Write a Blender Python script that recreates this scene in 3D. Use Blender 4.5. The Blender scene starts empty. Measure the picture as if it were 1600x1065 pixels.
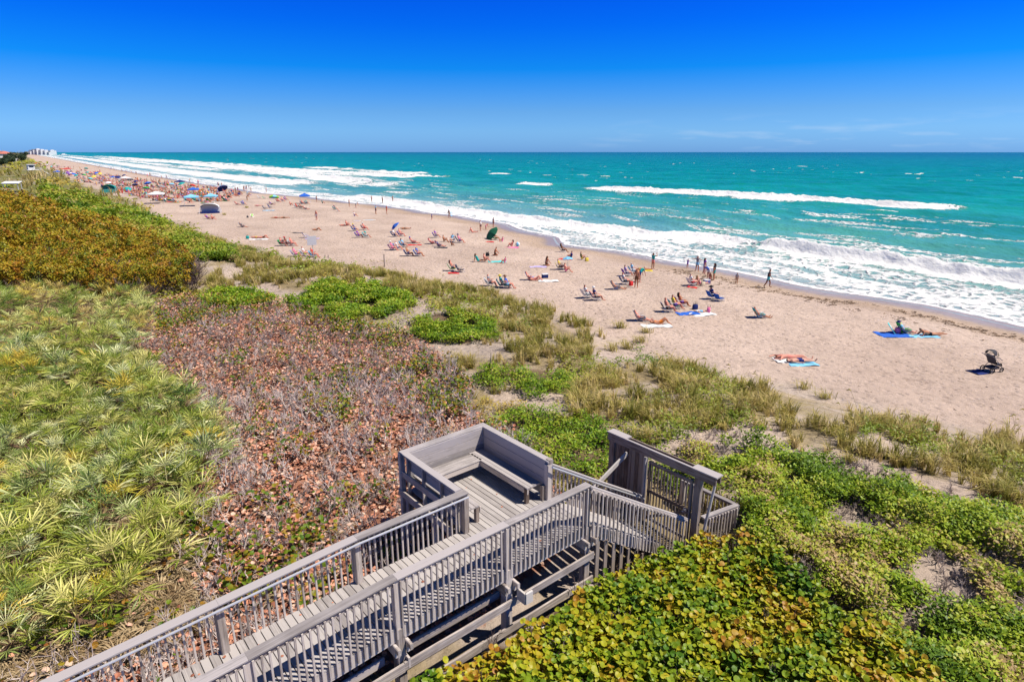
import bpy, math, random
import numpy as np
from mathutils import Vector, Matrix
random.seed(7); RNG = np.random.default_rng(11)
sc = bpy.context.scene
COL = sc.collection
R = math.radians

# ------------------------------------------------------------------ camera model (also used to survey the place)
EXPOSURE = .3
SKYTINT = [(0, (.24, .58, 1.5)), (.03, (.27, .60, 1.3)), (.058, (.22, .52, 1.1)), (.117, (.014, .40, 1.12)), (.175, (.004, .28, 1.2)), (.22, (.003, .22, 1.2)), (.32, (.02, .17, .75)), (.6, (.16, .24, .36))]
_o = lambda m: math.log10(m + 3) / 4.5
SEARAMP = [(_o(0), (.38, .42, .42)), (_o(8), (.26, .42, .41)), (_o(25), (.12, .33, .31)), (_o(70), (.03, .29, .26)), (_o(140), (.006, .265, .225)), (_o(300), (.002, .235, .195)), (_o(1000), (.001, .19, .165)), (_o(3500), (.0005, .12, .14))]
HAZE = .00003
F, CH = 960.0, 13.0
PITCH = math.atan(295.0 / F)
SP, CP = math.sin(PITCH), math.cos(PITCH)
def at(px, py, z):
    u = (px - 800) / F; v = (py - 532.5) / F
    k = (z - CH) / -(SP + v * CP)
    return u * k, (CP - v * SP) * k
def pix(x, y, z):
    d = y * CP - (z - CH) * SP
    d = np.where(np.abs(d) < .01, .01, d)
    u = x / d; v = (-(z - CH) * CP - y * SP) / d
    bad = d < .3
    return np.where(bad, -9999., 800 + F * u), np.where(bad, 9999., 532.5 + F * v)

# ------------------------------------------------------------------ noise
def _hash(ix, iy, seed):
    n = (ix.astype(np.int64) * 374761393 + iy.astype(np.int64) * 668265263 + seed * 982451653) & 0x7fffffff
    n = ((n ^ (n >> 13)) * 1274126177) & 0x7fffffff
    return ((n ^ (n >> 16)) & 0xffff) / 65535.0
def vnoise(x, y, seed=0):
    x = np.asarray(x, float); y = np.asarray(y, float)
    ix = np.floor(x); iy = np.floor(y); fx = x - ix; fy = y - iy
    fx = fx * fx * (3 - 2 * fx); fy = fy * fy * (3 - 2 * fy)
    a = _hash(ix, iy, seed); b = _hash(ix + 1, iy, seed); c = _hash(ix, iy + 1, seed); d = _hash(ix + 1, iy + 1, seed)
    return (a + (b - a) * fx) * (1 - fy) + (c + (d - c) * fx) * fy
def fbm(x, y, seed=0, o=4):
    s = 0; a = .5; t = 0
    for i in range(o):
        s = s + a * vnoise(x * 2 ** i + 17.3 * i, y * 2 ** i - 9.1 * i, seed + i); t += a; a *= .5
    return s / t
def sstep(a, b, x):
    t = np.clip((x - a) / (b - a), 0, 1); return t * t * (3 - 2 * t)

# ------------------------------------------------------------------ coast frame: s along the coast, t towards the sea
SB = R(-37.5)
SX, SY = math.sin(SB), math.cos(SB)
TX, TY = SY, -SX
SH_S = np.array([-400, -60, 11.8, 20, 33, 45, 55, 66, 72.5, 92, 114, 141, 176, 217, 300, 504, 1300, 20000.])
SH_T = np.array([52., 55, 57.7, 59.4, 60.6, 60.6, 60, 60., 64.5, 68, 70.2, 69, 66, 60, 58, 57, 58, 60.])
ED_S = np.array([-400, -60, -10, 5.4, 14.7, 25, 35, 48, 65, 89, 140, 190, 273, 600, 20000.])
ED_T = np.array([33., 33, 32, 31, 29.7, 27.4, 30.6, 29.0, 24.4, 20.2, 19.5, 20.3, 17, 14, 14.])
def st(x, y): return x * SX + y * SY, x * TX + y * TY
def shore_t(s): return np.interp(s, SH_S, SH_T) + 0.9 * np.sin(s / 7.0) * np.exp(-np.abs(s - 40) / 300) + .5 * np.sin(s / 2.9 + 1)
def edge_t(s): return np.interp(s, ED_S, ED_T)
def terrain(x, y):
    x = np.asarray(x, float); y = np.asarray(y, float)
    s, t = st(x, y); sh = shore_t(s); u = t - edge_t(s)
    w = np.maximum(sh - edge_t(s), 5)
    q = u / w
    beach = 1.5 - .30 * np.clip(q, 0, 1) - .95 * sstep(.55, 1.0, q)
    beach = np.where(q > 1, .25 - (t - sh) * .07, beach)
    inl = sstep(0, 9, -u)
    land = 1.5 + 1.2 * inl + .9 * sstep(35, 120, -u)
    hum = (fbm(x / 5.5, y / 5.5, 3) - .5) * 1.1 * sstep(-2.5, 4, -u) + (fbm(x / 40, y / 40, 5) - .5) * 2.4 * sstep(25, 90, -u)
    z = np.where(u > 0, beach, land) + hum
    z = z + (fbm(x / 3., y / 3., 9, 3) - .5) * .16 * sstep(0, .1, q) * (1 - sstep(.75, .95, q))
    dk = np.exp(-(((x - .5) / 6) ** 2 + ((y - 12) / 6) ** 2) ** 2)
    z = z * (1 - dk) + dk * (2.65 - .13 * np.clip(x, 0, 5) + .15 * (fbm(x / 2, y / 2, 21) - .5))
    return np.maximum(z, -4)
def hit(px, py):
    u = (px - 800) / F; v = (py - 532.5) / F
    X, Y, Z = u, CP - v * SP, -(SP + v * CP)
    k = np.geomspace(4, 6000, 4000)
    x, y, z = X * k, Y * k, CH + Z * k
    below = np.nonzero(z < np.maximum(terrain(x, y), 0.0))[0]
    i = below[0] if len(below) else 3999
    k0, k1 = k[max(i - 1, 0)], k[i]
    for _ in range(20):
        km = .5 * (k0 + k1)
        if CH + Z * km < max(float(terrain(X * km, Y * km)), 0): k1 = km
        else: k0 = km
    return X * k1, Y * k1, max(float(terrain(X * k1, Y * k1)), 0.02)

# ------------------------------------------------------------------ materials
MATS = {}
def newmat(name):
    m = bpy.data.materials.new(name); m.use_nodes = True
    nt = m.node_tree; b = nt.nodes['Principled BSDF']
    return m, nt, b
def N(nt, typ, **kw):
    n = nt.nodes.new(typ)
    for k, v in kw.items():
        if k.startswith('i_'):
            key = k[2:]; key = int(key) if key.isdigit() else key.replace('_', ' ')
            n.inputs[key].default_value = v
        else: setattr(n, k, v)
    return n
def ramp(nt, stops, interp='LINEAR'):
    n = nt.nodes.new('ShaderNodeValToRGB'); cr = n.color_ramp; cr.interpolation = interp
    while len(cr.elements) < len(stops): cr.elements.new(.5)
    for e, (p, c) in zip(cr.elements, stops): e.position = p; e.color = (*c[:3], 1)
    return n
def lin(r, g, b):
    f = lambda c: ((c / 255 + .055) / 1.055) ** 2.4 if c > 10 else c / 255 / 12.92
    return (f(r), f(g), f(b))
def simple(name, col, rough=.7, spec=.3, metal=0, noise=.12, scale=30):
    if name in MATS: return MATS[name]
    m, nt, b = newmat(name)
    tc = N(nt, 'ShaderNodeTexCoord'); nz = N(nt, 'ShaderNodeTexNoise'); nz.inputs['Scale'].default_value = scale
    nt.links.new(tc.outputs['Object'], nz.inputs['Vector'])
    a = tuple(max(0, c * (1 - noise)) for c in col); c2 = tuple(min(1, c * (1 + noise)) for c in col)
    r_ = ramp(nt, [(.3, a), (.7, c2)]); nt.links.new(nz.outputs['Fac'], r_.inputs[0])
    nt.links.new(r_.outputs[0], b.inputs['Base Color'])
    b.inputs['Roughness'].default_value = rough; b.inputs['Specular IOR Level'].default_value = spec; b.inputs['Metallic'].default_value = metal
    MATS[name] = m; return m
CLOTH = dict(white=(.72, .72, .72), black=(.02, .02, .025), navy=(.02, .035, .16), blue=(.03, .13, .55), sky=(.22, .55, .8), aqua=(.12, .6, .6), teal=(.02, .36, .34),
    green=(.04, .4, .08), lime=(.25, .62, .05), yellow=(.75, .58, .08), orange=(.75, .22, .04), red=(.6, .04, .04), pink=(.8, .2, .38), purple=(.2, .06, .42),
    grey=(.28, .28, .3), charcoal=(.07, .07, .08), brown=(.17, .08, .04), cream=(.7, .6, .42), lilac=(.5, .42, .7), coral=(.8, .28, .22), darkgreen=(.015, .11, .06),
    tan=(.45, .28, .17), olive=(.16, .17, .06))
def cloth(c): return simple('cloth_' + c, CLOTH[c], .85, .15)
SKIN = dict(fair=(.66, .34, .24), pinkish=(.68, .28, .2), tanned=(.5, .21, .11), brown=(.3, .12, .06), dark=(.1, .045, .03))
def skinm(c): return simple('skin_' + c, SKIN[c], .55, .3, noise=.06)
HAIR = dict(blonde=(.42, .27, .11), brown=(.09, .045, .02), dark=(.02, .014, .01), grey=(.38, .36, .34), ginger=(.3, .09, .03), white=(.7, .7, .68), navy=(.02, .03, .1), red=(.5, .03, .03), sky=(.2, .45, .7), black=(.015, .015, .015))
def hairm(c): return simple('hair_' + c, HAIR[c], .6, .3)

# ------------------------------------------------------------------ mesh helpers
def mk(name, verts, faces, mats=(), parent=None, attrs=None, loc=None, smooth=False, midx=None):
    """faces: list of numpy arrays (n,k)"""
    verts = np.asarray(verts, np.float32).reshape(-1, 3)
    me = bpy.data.meshes.new(name)
    faces = [np.asarray(f, np.int32) for f in faces if len(f)]
    tot = sum(f.size for f in faces); npoly = sum(len(f) for f in faces)
    me.vertices.add(len(verts)); me.vertices.foreach_set('co', verts.ravel())
    me.loops.add(tot); me.polygons.add(npoly)
    me.loops.foreach_set('vertex_index', np.concatenate([f.ravel() for f in faces]))
    ls = []; o = 0
    for f in faces:
        k = f.shape[1]; ls.append(o + np.arange(len(f)) * k); o += f.size
    me.polygons.foreach_set('loop_start', np.concatenate(ls).astype(np.int32))
    me.polygons.foreach_set('use_smooth', np.full(npoly, bool(smooth)))
    if midx is not None: me.polygons.foreach_set('material_index', np.asarray(midx, np.int32))
    for k, v in (attrs or {}).items():
        v = np.asarray(v, np.float32)
        if v.ndim == 1:
            a = me.attributes.new(k, 'FLOAT', 'POINT'); a.data.foreach_set('value', v)
        else:
            a = me.attributes.new(k, 'FLOAT_VECTOR', 'POINT'); a.data.foreach_set('vector', v.ravel())
    me.update(calc_edges=True)
    for m in (mats if isinstance(mats, (list, tuple)) else [mats]): me.materials.append(m)
    o = bpy.data.objects.new(name, me); COL.objects.link(o)
    if parent is not None: o.parent = parent
    if loc is not None: o.location = loc
    return o
def tag(o, label=None, cat=None, group=None, kind=None):
    if label: o['label'] = label
    if cat: o['category'] = cat
    if group: o['group'] = group
    if kind: o['kind'] = kind
    return o
def empty(name, loc, rz=0, label=None, cat=None, group=None):
    o = bpy.data.objects.new(name, None); o.empty_display_size = .2; COL.objects.link(o)
    o.location = loc; o.rotation_euler = (0, 0, rz)
    return tag(o, label, cat, group)
class MB:
    """collects solid pieces; every piece carries its own grain coordinates and a random value"""
    def __init__(s): s.v = []; s.f4 = []; s.f3 = []; s.g = []; s.r = []; s.n = 0; s.m4 = []; s.m3 = []; s.mi = 0
    def add(s, v, f4=(), f3=(), g=None, r=None):
        v = np.asarray(v, float).reshape(-1, 3)
        s.v.append(v)
        if len(f4): s.f4.append(np.asarray(f4) + s.n); s.m4 += [s.mi] * len(f4)
        if len(f3): s.f3.append(np.asarray(f3) + s.n); s.m3 += [s.mi] * len(f3)
        s.g.append(v if g is None else np.asarray(g)); s.r.append(np.full(len(v), random.random() if r is None else r)); s.n += len(v)
    def box(s, c, ax, ay, az, bev=.006):
        """half-axis vectors; chamfered along its length (ax is the grain)"""
        c, ax, ay, az = (np.asarray(q, float) for q in (c, ax, ay, az))
        ly, lz, lx = np.linalg.norm(ay), np.linalg.norm(az), np.linalg.norm(ax)
        b = min(bev, ly * .4, lz * .4); cy, cz = 1 - b / ly, 1 - b / lz
        prof = [(-1, -cz), (-cy, -1), (cy, -1), (1, -cz), (1, cz), (cy, 1), (-cy, 1), (-1, cz)]
        v = []; g = []; off = np.array([random.random() * 50, random.random() * 50, random.random() * 50])
        for e in (-1, 1):
            for (p, q) in prof:
                v.append(c + e * ax + p * ay + q * az); g.append(np.array([e * lx, p * ly, q * lz]) + off)
        f = [(i, (i + 1) % 8, 8 + (i + 1) % 8, 8 + i) for i in range(8)]
        f += [(0, 3, 2, 1), (0, 7, 4, 3), (7, 6, 5, 4), (8, 9, 10, 11), (8, 11, 12, 15), (15, 12, 13, 14)]
        s.add(v, f, g=g)
    def beam(s, p0, p1, wid, hei, up=(0, 0, 1), bev=.006):
        p0, p1 = np.asarray(p0, float), np.asarray(p1, float); d = p1 - p0; L = np.linalg.norm(d); d /= L
        sd = np.cross(d, up); sd /= np.linalg.norm(sd); u = np.cross(sd, d)
        s.box((p0 + p1) / 2, d * L / 2, sd * wid / 2, u * hei / 2, bev)
    def tube(s, pts, r, n=6, closed_ends=True):
        pts = [np.asarray(p, float) for p in pts]; rr = r if isinstance(r, (list, tuple, np.ndarray)) else [r] * len(pts)
        v = []; L = 0; g = []
        for i, p in enumerate(pts):
            d = pts[min(i + 1, len(pts) - 1)] - pts[max(i - 1, 0)]; d = d / (np.linalg.norm(d) + 1e-9)
            a = np.cross(d, (0, 0, 1) if abs(d[2]) < .9 else (1, 0, 0)); a /= np.linalg.norm(a); b = np.cross(d, a)
            if i: L += np.linalg.norm(p - pts[i - 1])
            for k in range(n):
                t = 2 * math.pi * k / n; o = (a * math.cos(t) + b * math.sin(t)) * rr[i]
                v.append(p + o); g.append((L, rr[i] * math.cos(t), rr[i] * math.sin(t)))
        f = [(i * n + k, i * n + (k + 1) % n, (i + 1) * n + (k + 1) % n, (i + 1) * n + k) for i in range(len(pts) - 1) for k in range(n)]
        f3 = []
        if closed_ends:
            m = (len(pts) - 1) * n
            f3 = [(0, k + 1, k) for k in range(1, n - 1)] + [(m, m + k, m + k + 1) for k in range(1, n - 1)]
        s.add(v, f, f3, g)
    def grid(s, P, closed=False):
        """P: (a,b,3) array"""
        P = np.asarray(P, float); a, b = P.shape[:2]
        idx = np.arange(a * b).reshape(a, b)
        if closed: idx = np.concatenate([idx, idx[:1]], 0); a += 1
        f = np.stack([idx[:-1, :-1], idx[1:, :-1], idx[1:, 1:], idx[:-1, 1:]], -1).reshape(-1, 4)
        s.add(P.reshape(-1, 3), f)
    def build(s, name, mats, parent=None, loc=None, smooth=False, base=None):
        v = np.concatenate(s.v)
        if base is not None: v = v - np.asarray(base)
        fs = []; mi = []
        if s.f4: fs.append(np.concatenate(s.f4)); mi += s.m4
        if s.f3: fs.append(np.concatenate(s.f3)); mi += s.m3
        return mk(name, v, fs, mats, parent, dict(grain=np.concatenate(s.g), rnd=np.concatenate(s.r)), loc, smooth, mi if s.mi else None)
def scatter(name, temps, pos, yaw, tilt, scale, tint, mats, label=None, cat=None, kind='stuff', zscale=None):
    """joins copies of small templates [(verts, tris)] into one mesh (ground cover nobody could count)"""
    n = len(pos); V = []; Fs = []; T = []; K = []; base = 0
    which = RNG.integers(0, len(temps), n)
    ta = RNG.uniform(0, 2 * math.pi, n)
    for k, tm in enumerate(temps):
        tv, tf = np.asarray(tm[0], float), np.asarray(tm[1])
        tk = np.asarray(tm[2], float) if len(tm) > 2 else np.zeros(len(tv))
        i = np.nonzero(which == k)[0]
        if not len(i): continue
        c, s_ = np.cos(yaw[i]), np.sin(yaw[i]); x = tv[None, :, 0] * c[:, None] - tv[None, :, 1] * s_[:, None]; y = tv[None, :, 0] * s_[:, None] + tv[None, :, 1] * c[:, None]
        z = np.broadcast_to(tv[None, :, 2], x.shape)
        # tilt about a horizontal axis at angle ta
        ca, sa = np.cos(ta[i])[:, None], np.sin(ta[i])[:, None]; p = x * ca + y * sa; q = -x * sa + y * ca
        ct, stt = np.cos(tilt[i])[:, None], np.sin(tilt[i])[:, None]; p2 = p * ct + z * stt; z2 = -p * stt + z * ct
        x = p2 * ca - q * sa; y = p2 * sa + q * ca
        sc_ = scale[i][:, None]; zs = sc_ if zscale is None else zscale[i][:, None]
        P = np.stack([x * sc_ + pos[i, 0][:, None], y * sc_ + pos[i, 1][:, None], z2 * zs + pos[i, 2][:, None]], -1).reshape(-1, 3)
        m = len(tv); Fs.append((tf[None] + (base + np.arange(len(i)) * m)[:, None, None]).reshape(-1, tf.shape[1])); V.append(P)
        T.append(np.repeat(tint[i], m)); K.append(np.tile(tk, len(i))); base += m * len(i)
    kk = {}
    for f in Fs: kk.setdefault(f.shape[1], []).append(f)
    o = mk(name, np.concatenate(V), [np.concatenate(f) for f in kk.values()], mats, None, dict(tint=np.concatenate(T), part=np.concatenate(K)))
    return tag(o, label, cat, None, kind)
def leafmat(name, stops, rough=.5, trans=.25, spec=.35, part=None):
    """leaf colour from the per-leaf tint; a second ramp for stems when part = 1"""
    m, nt, b = newmat(name)
    a = N(nt, 'ShaderNodeAttribute', attribute_name='tint')
    r_ = ramp(nt, stops); nt.links.new(a.outputs['Fac'], r_.inputs[0]); colo = r_.outputs[0]
    if part:
        a2 = N(nt, 'ShaderNodeAttribute', attribute_name='part'); mx = N(nt, 'ShaderNodeMix', data_type='RGBA')
        nt.links.new(a2.outputs['Fac'], mx.inputs[0]); nt.links.new(colo, mx.inputs[6]); mx.inputs[7].default_value = (*part, 1); colo = mx.outputs[2]
    nt.links.new(colo, b.inputs['Base Color'])
    b.inputs['Roughness'].default_value = rough; b.inputs['Specular IOR Level'].default_value = spec
    if trans:
        tr = N(nt, 'ShaderNodeBsdfTranslucent'); ms = N(nt, 'ShaderNodeMixShader'); ms.inputs[0].default_value = trans
        out = nt.nodes['Material Output']
        nt.links.new(colo, tr.inputs[0]); nt.links.new(b.outputs[0], ms.inputs[1]); nt.links.new(tr.outputs[0], ms.inputs[2]); nt.links.new(ms.outputs[0], out.inputs[0])
    return m

# ------------------------------------------------------------------ zones (surveyed outlines of the plant stands, traced once and kept as ground areas)
Z = dict(
 palm=[[(-500, 415), (0, 408), (60, 412), (130, 418), (190, 440), (225, 465), (232, 500), (205, 520), (225, 560), (262, 590), (335, 632), (348, 665), (335, 695), (285, 715), (305, 765), (300, 800), (255, 845), (240, 890), (180, 925), (130, 960), (40, 985), (-60, 1000), (-500, 1000)]],
 dry=[[(225, 480), (300, 462), (420, 470), (530, 500), (640, 525), (700, 560), (745, 600), (735, 650), (790, 672), (860, 760), (900, 830), (760, 960), (560, 1060), (400, 1140), (60, 1140), (-300, 1100), (-300, 985), (40, 975), (180, 925), (250, 880), (305, 780), (285, 715), (340, 690), (335, 630), (262, 590), (215, 550), (205, 515)]],
 gold=[[(-500, 330), (0, 296), (45, 302), (80, 315), (115, 326), (170, 338), (230, 362), (290, 388), (305, 405), (275, 422), (200, 432), (130, 428), (60, 420), (0, 425), (-500, 440)]],
 brg=[[(445, 474), (468, 456), (500, 446), (518, 434), (545, 444), (580, 440), (632, 456), (643, 474), (612, 480), (598, 492), (560, 486), (535, 498), (480, 490)], [(640, 520), (655, 498), (700, 480), (760, 500), (775, 522), (720, 535)],
      [(800, 590), (815, 572), (860, 570), (900, 590), (880, 615), (820, 612)], [(735, 590), (745, 570), (800, 575), (785, 600)],
      [(755, 668), (775, 650), (810, 640), (880, 636), (945, 655), (960, 690), (950, 730), (900, 745), (850, 725)], [(300, 470), (330, 455), (400, 450), (430, 465), (380, 480)]],
 olive=[[(60, 285), (95, 300), (120, 303), (180, 322), (230, 335), (290, 365), (350, 382), (372, 402), (310, 404), (240, 372), (150, 348), (70, 312)]],
 low=[[(1045, 700), (1075, 682), (1150, 672), (1220, 690), (1290, 700), (1370, 722), (1420, 738), (1500, 768), (1600, 805), (1800, 880), (1800, 1200), (1500, 1200), (1410, 1020), (1310, 930), (1250, 880), (1160, 852), (1145, 790), (1110, 745)]],
 front=[[(540, 1150), (650, 1035), (775, 982), (870, 932), (935, 893), (1000, 866), (1070, 850), (1130, 812), (1168, 822), (1260, 872), (1310, 930), (1400, 985), (1450, 1030), (1560, 1200), (560, 1200)]],
 oats=[[(250, 360), (330, 372), (430, 398), (500, 410), (580, 418), (700, 438), (800, 460), (862, 478), (920, 498), (948, 515), (900, 530), (850, 512), (790, 510), (740, 490), (690, 472), (640, 455), (580, 440), (500, 432), (420, 440), (360, 452), (300, 440), (370, 405)],
       [(775, 545), (850, 505), (945, 520), (905, 565), (830, 565)], [(690, 545), (780, 540), (760, 570), (700, 580)],
       [(895, 615), (925, 568), (990, 574), (1045, 552), (1085, 565), (1120, 580), (1185, 590), (1232, 612), (1242, 640), (1180, 645), (1100, 665), (1035, 690), (960, 668), (900, 645)],
       [(1215, 655), (1270, 645), (1340, 633), (1400, 640), (1445, 668), (1475, 695), (1530, 702), (1590, 745), (1610, 800), (1500, 765), (1400, 735), (1300, 698), (1220, 685)],
       [(1520, 695), (1540, 660), (1600, 662), (1750, 700), (1750, 800), (1610, 750)]],
 sand=[[(180, 438), (200, 430), (280, 425), (300, 432), (250, 442)], [(350, 420), (380, 415), (385, 430), (350, 435)], [(560, 425), (600, 440), (580, 445)], [(640, 470), (660, 462), (672, 480), (650, 492)],
       [(750, 525), (790, 530), (830, 520), (800, 540)], [(760, 605), (800, 600), (880, 615), (900, 650), (850, 640), (780, 630)], [(920, 520), (980, 530), (1000, 560), (930, 560)],
       [(960, 690), (1040, 690), (1130, 660), (1215, 648), (1248, 705), (1150, 692), (1070, 704), (1010, 718)], [(1235, 690), (1330, 705), (1420, 733), (1520, 762), (1640, 805), (1660, 840), (1520, 796), (1420, 762), (1330, 736), (1235, 716)], [(1330, 680), (1380, 672), (1440, 700), (1400, 712)],
       [(1415, 870), (1450, 850), (1490, 870), (1540, 930), (1530, 965), (1470, 950), (1420, 910)], [(150, 330), (170, 322), (205, 320), (195, 328), (165, 336)], [(90, 305), (100, 303), (103, 310), (92, 312)], [(330, 460), (420, 440), (440, 450), (400, 458)]],
)
def inpoly(px, py, poly):
    r = np.zeros(px.shape, bool); n = len(poly)
    for i in range(n):
        x0, y0 = poly[i]; x1, y1 = poly[(i + 1) % n]
        if y0 == y1: continue
        c = ((y0 > py) != (y1 > py)) & (px < (x1 - x0) * (py - y0) / (y1 - y0) + x0)
        r ^= c
    return r
def inzone(name, x, y, h=0., jit=14, polys=None):
    px, py = pix(x, y, terrain(x, y) + h)
    d = np.clip(np.hypot(x, y) / 14, .5, 6)
    k = jit / np.sqrt(d)
    px = px + (fbm(x / 1.6, y / 1.6, 41, 3) - .5) * 3.2 * k; py = py + (fbm(x / 1.6, y / 1.6, 47, 3) - .5) * 1.8 * k
    r = np.zeros(px.shape, bool)
    for p in (polys or Z[name]): r |= inpoly(px, py, p)
    return r
def sample(name, n, h=0., near=True, jit=14, polys=None):
    """world positions inside a zone: even over the ground (near) or thinning out with distance (far)"""
    out = []; tot = 0
    P = polys or Z[name]
    if near:
        c = []
        for p in P:
            for (a, b) in p: c.append(at(np.clip(a, -450, 2000), min(max(b, 300), 1150), 2.6 + h))
        c = np.array(c); lo, hi = c.min(0), c.max(0)
        for _ in range(400):
            x = RNG.uniform(lo[0], hi[0], 40000); y = RNG.uniform(lo[1], hi[1], 40000)
            m = inzone(name, x, y, h, jit, P); q = np.stack([x[m], y[m]], -1); out.append(q); tot += len(q)
            if tot >= n: break
    else:
        bx = np.array([q for p in P for q in p]); lo, hi = bx.min(0), bx.max(0); lo[0] = max(lo[0], -450); hi[0] = min(hi[0], 2000)
        for _ in range(400):
            px = RNG.uniform(lo[0], hi[0], 40000); py = RNG.uniform(max(lo[1] - 5, 243), hi[1] + 5, 40000)
            x, y = at(px, py, 2.4 + h); x, y = at(px, py, np.clip(terrain(x, y), 0, 6) + h); x, y = at(px, py, np.clip(terrain(x, y), 0, 6) + h)
            m = inzone(name, x, y, h, jit, P); q = np.stack([x[m], y[m]], -1); out.append(q); tot += len(q)
            if tot >= n: break
    q = np.concatenate(out)[:n]
    return np.column_stack([q, terrain(q[:, 0], q[:, 1])])
# ------------------------------------------------------------------ camera, sun, sky
cam = bpy.data.cameras.new('camera'); co = bpy.data.objects.new('camera', cam); COL.objects.link(co)
co.location = (0, 0, CH); co.rotation_euler = (R(90) - PITCH, 0, R(.05))
cam.sensor_width = 36; cam.lens = 36 * F / 1600; cam.clip_start = .1; cam.clip_end = 60000
sc.camera = co
SUN_EL, SUN_AZ = R(57), R(96)      # azimuth clockwise from the view direction (+Y)
sl = bpy.data.lights.new('sun', 'SUN'); sl.energy = 5.0; sl.angle = R(.53); sl.color = (1, .93, .82)
so = bpy.data.objects.new('sun', sl); COL.objects.link(so)
sd = Vector((math.sin(SUN_AZ) * math.cos(SUN_EL), math.cos(SUN_AZ) * math.cos(SUN_EL), math.sin(SUN_EL)))
so.rotation_euler = sd.to_track_quat('Z', 'Y').to_euler(); so.location = (60, 0, 80)
w = bpy.data.worlds.new('World'); sc.world = w; w.use_nodes = True
nt = w.node_tree; bg = nt.nodes['Background']
sky = N(nt, 'ShaderNodeTexSky', sky_type='NISHITA'); sky.sun_disc = False; sky.sun_elevation = SUN_EL; sky.sun_rotation = SUN_AZ
sky.air_density = 1.0; sky.dust_density = .4; sky.ozone_density = 2.0
tc = N(nt, 'ShaderNodeTexCoord'); sx = N(nt, 'ShaderNodeSeparateXYZ'); nt.links.new(tc.outputs['Generated'], sx.inputs[0])
# deeper polarised blue away from the horizon; unseen upper sky dimmed to cut fill
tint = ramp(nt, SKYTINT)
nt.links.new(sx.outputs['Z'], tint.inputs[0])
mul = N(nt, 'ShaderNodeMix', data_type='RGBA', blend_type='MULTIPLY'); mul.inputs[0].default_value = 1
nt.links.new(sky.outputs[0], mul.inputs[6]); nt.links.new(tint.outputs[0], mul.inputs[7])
# a few faint wisps of cloud low over the sea
mp = N(nt, 'ShaderNodeMapping'); mp.inputs['Scale'].default_value = (5, 5, 38); nt.links.new(tc.outputs['Generated'], mp.inputs[0])
cn = N(nt, 'ShaderNodeTexNoise'); cn.inputs['Scale'].default_value = 2.2; cn.inputs['Detail'].default_value = 6; nt.links.new(mp.outputs[0], cn.inputs['Vector'])
cr = ramp(nt, [(.53, (0, 0, 0)), (.75, (1, 1, 1))]); nt.links.new(cn.outputs['Fac'], cr.inputs[0])
band = ramp(nt, [(.0, (0, 0, 0)), (.012, (.8, .8, .8)), (.03, (.5, .5, .5)), (.055, (0, 0, 0))]); nt.links.new(sx.outputs['Z'], band.inputs[0])
east = ramp(nt, [(.05, (0, 0, 0)), (.35, (1, 1, 1))]); nt.links.new(sx.outputs['X'], east.inputs[0])
m1 = N(nt, 'ShaderNodeMath', operation='MULTIPLY'); nt.links.new(cr.outputs[0], m1.inputs[0]); nt.links.new(band.outputs[0], m1.inputs[1])
m2 = N(nt, 'ShaderNodeMath', operation='MULTIPLY'); nt.links.new(m1.outputs[0], m2.inputs[0]); nt.links.new(east.outputs[0], m2.inputs[1])
m3 = N(nt, 'ShaderNodeMath', operation='MULTIPLY'); nt.links.new(m2.outputs[0], m3.inputs[0]); m3.inputs[1].default_value = .55
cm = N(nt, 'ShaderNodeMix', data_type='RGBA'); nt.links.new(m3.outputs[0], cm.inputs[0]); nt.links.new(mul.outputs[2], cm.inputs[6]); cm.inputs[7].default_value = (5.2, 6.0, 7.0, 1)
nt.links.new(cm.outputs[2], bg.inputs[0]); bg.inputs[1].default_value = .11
sc.view_settings.view_transform = 'Standard'; sc.view_settings.look = 'None'; sc.view_settings.exposure = EXPOSURE; sc.view_settings.gamma = 1
sc.cycles.max_bounces = 5; sc.cycles.diffuse_bounces = 1; sc.cycles.glossy_bounces = 2; sc.cycles.transmission_bounces = 2; sc.cycles.transparent_max_bounces = 4
sc.cycles.use_adaptive_sampling = True; sc.cycles.adaptive_threshold = .02
sc.cycles.caustics_reflective = False; sc.cycles.caustics_refractive = False
sc.render.use_persistent_data = False

# ------------------------------------------------------------------ the ground: one sheet
ang = np.concatenate([np.linspace(-180, -56, 40)[:-1], np.linspace(-56, 56, 640), np.linspace(56, 180, 40)[1:-1]])
rad = np.concatenate([[.4, 1, 1.8], np.geomspace(2.5, 9000, 470)])
A, RR = np.meshgrid(np.radians(ang), rad, indexing='ij')
gx, gy = RR * np.sin(A), RR * np.cos(A); gz = terrain(gx, gy)
gs, gt = st(gx, gy); gu = gt - edge_t(gs); gsh = shore_t(gs)
n1 = fbm(gx / 1.7, gy / 1.7, 61); n2 = fbm(gx / .45, gy / .45, 62); n3 = fbm(gx / 9, gy / 9, 63)
def C(c): return np.array(c)[None, None, :]
def mixc(a, b, k): return a * (1 - k[..., None]) + b * k[..., None]
SAND = C((.54, .42, .345)); THATCH = C((.30, .235, .13)); SOIL = C((.13, .09, .055)); LITTER = C((.36, .17, .11)); GREY = C((.45, .37, .31)); OLIVE = C((.17, .17, .05))
band_ = fbm(gs / 14, gt / 2.2, 65, 4)
col = np.broadcast_to(SAND, gx.shape + (3,)).copy() * (.93 + .14 * n1[..., None]) * (.90 + .20 * band_[..., None])
inland = sstep(.5, -2.5, gu + (n1 - .5) * 5)
base = mixc(np.broadcast_to(GREY, col.shape), np.broadcast_to(THATCH, col.shape), sstep(.35, .65, n1))
farv = sstep(60, 160, np.hypot(gx, gy))
base = mixc(base, np.broadcast_to(OLIVE, col.shape), farv * (.5 + .5 * sstep(.4, .6, n3)))
col = mixc(col, base, inland)
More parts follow.
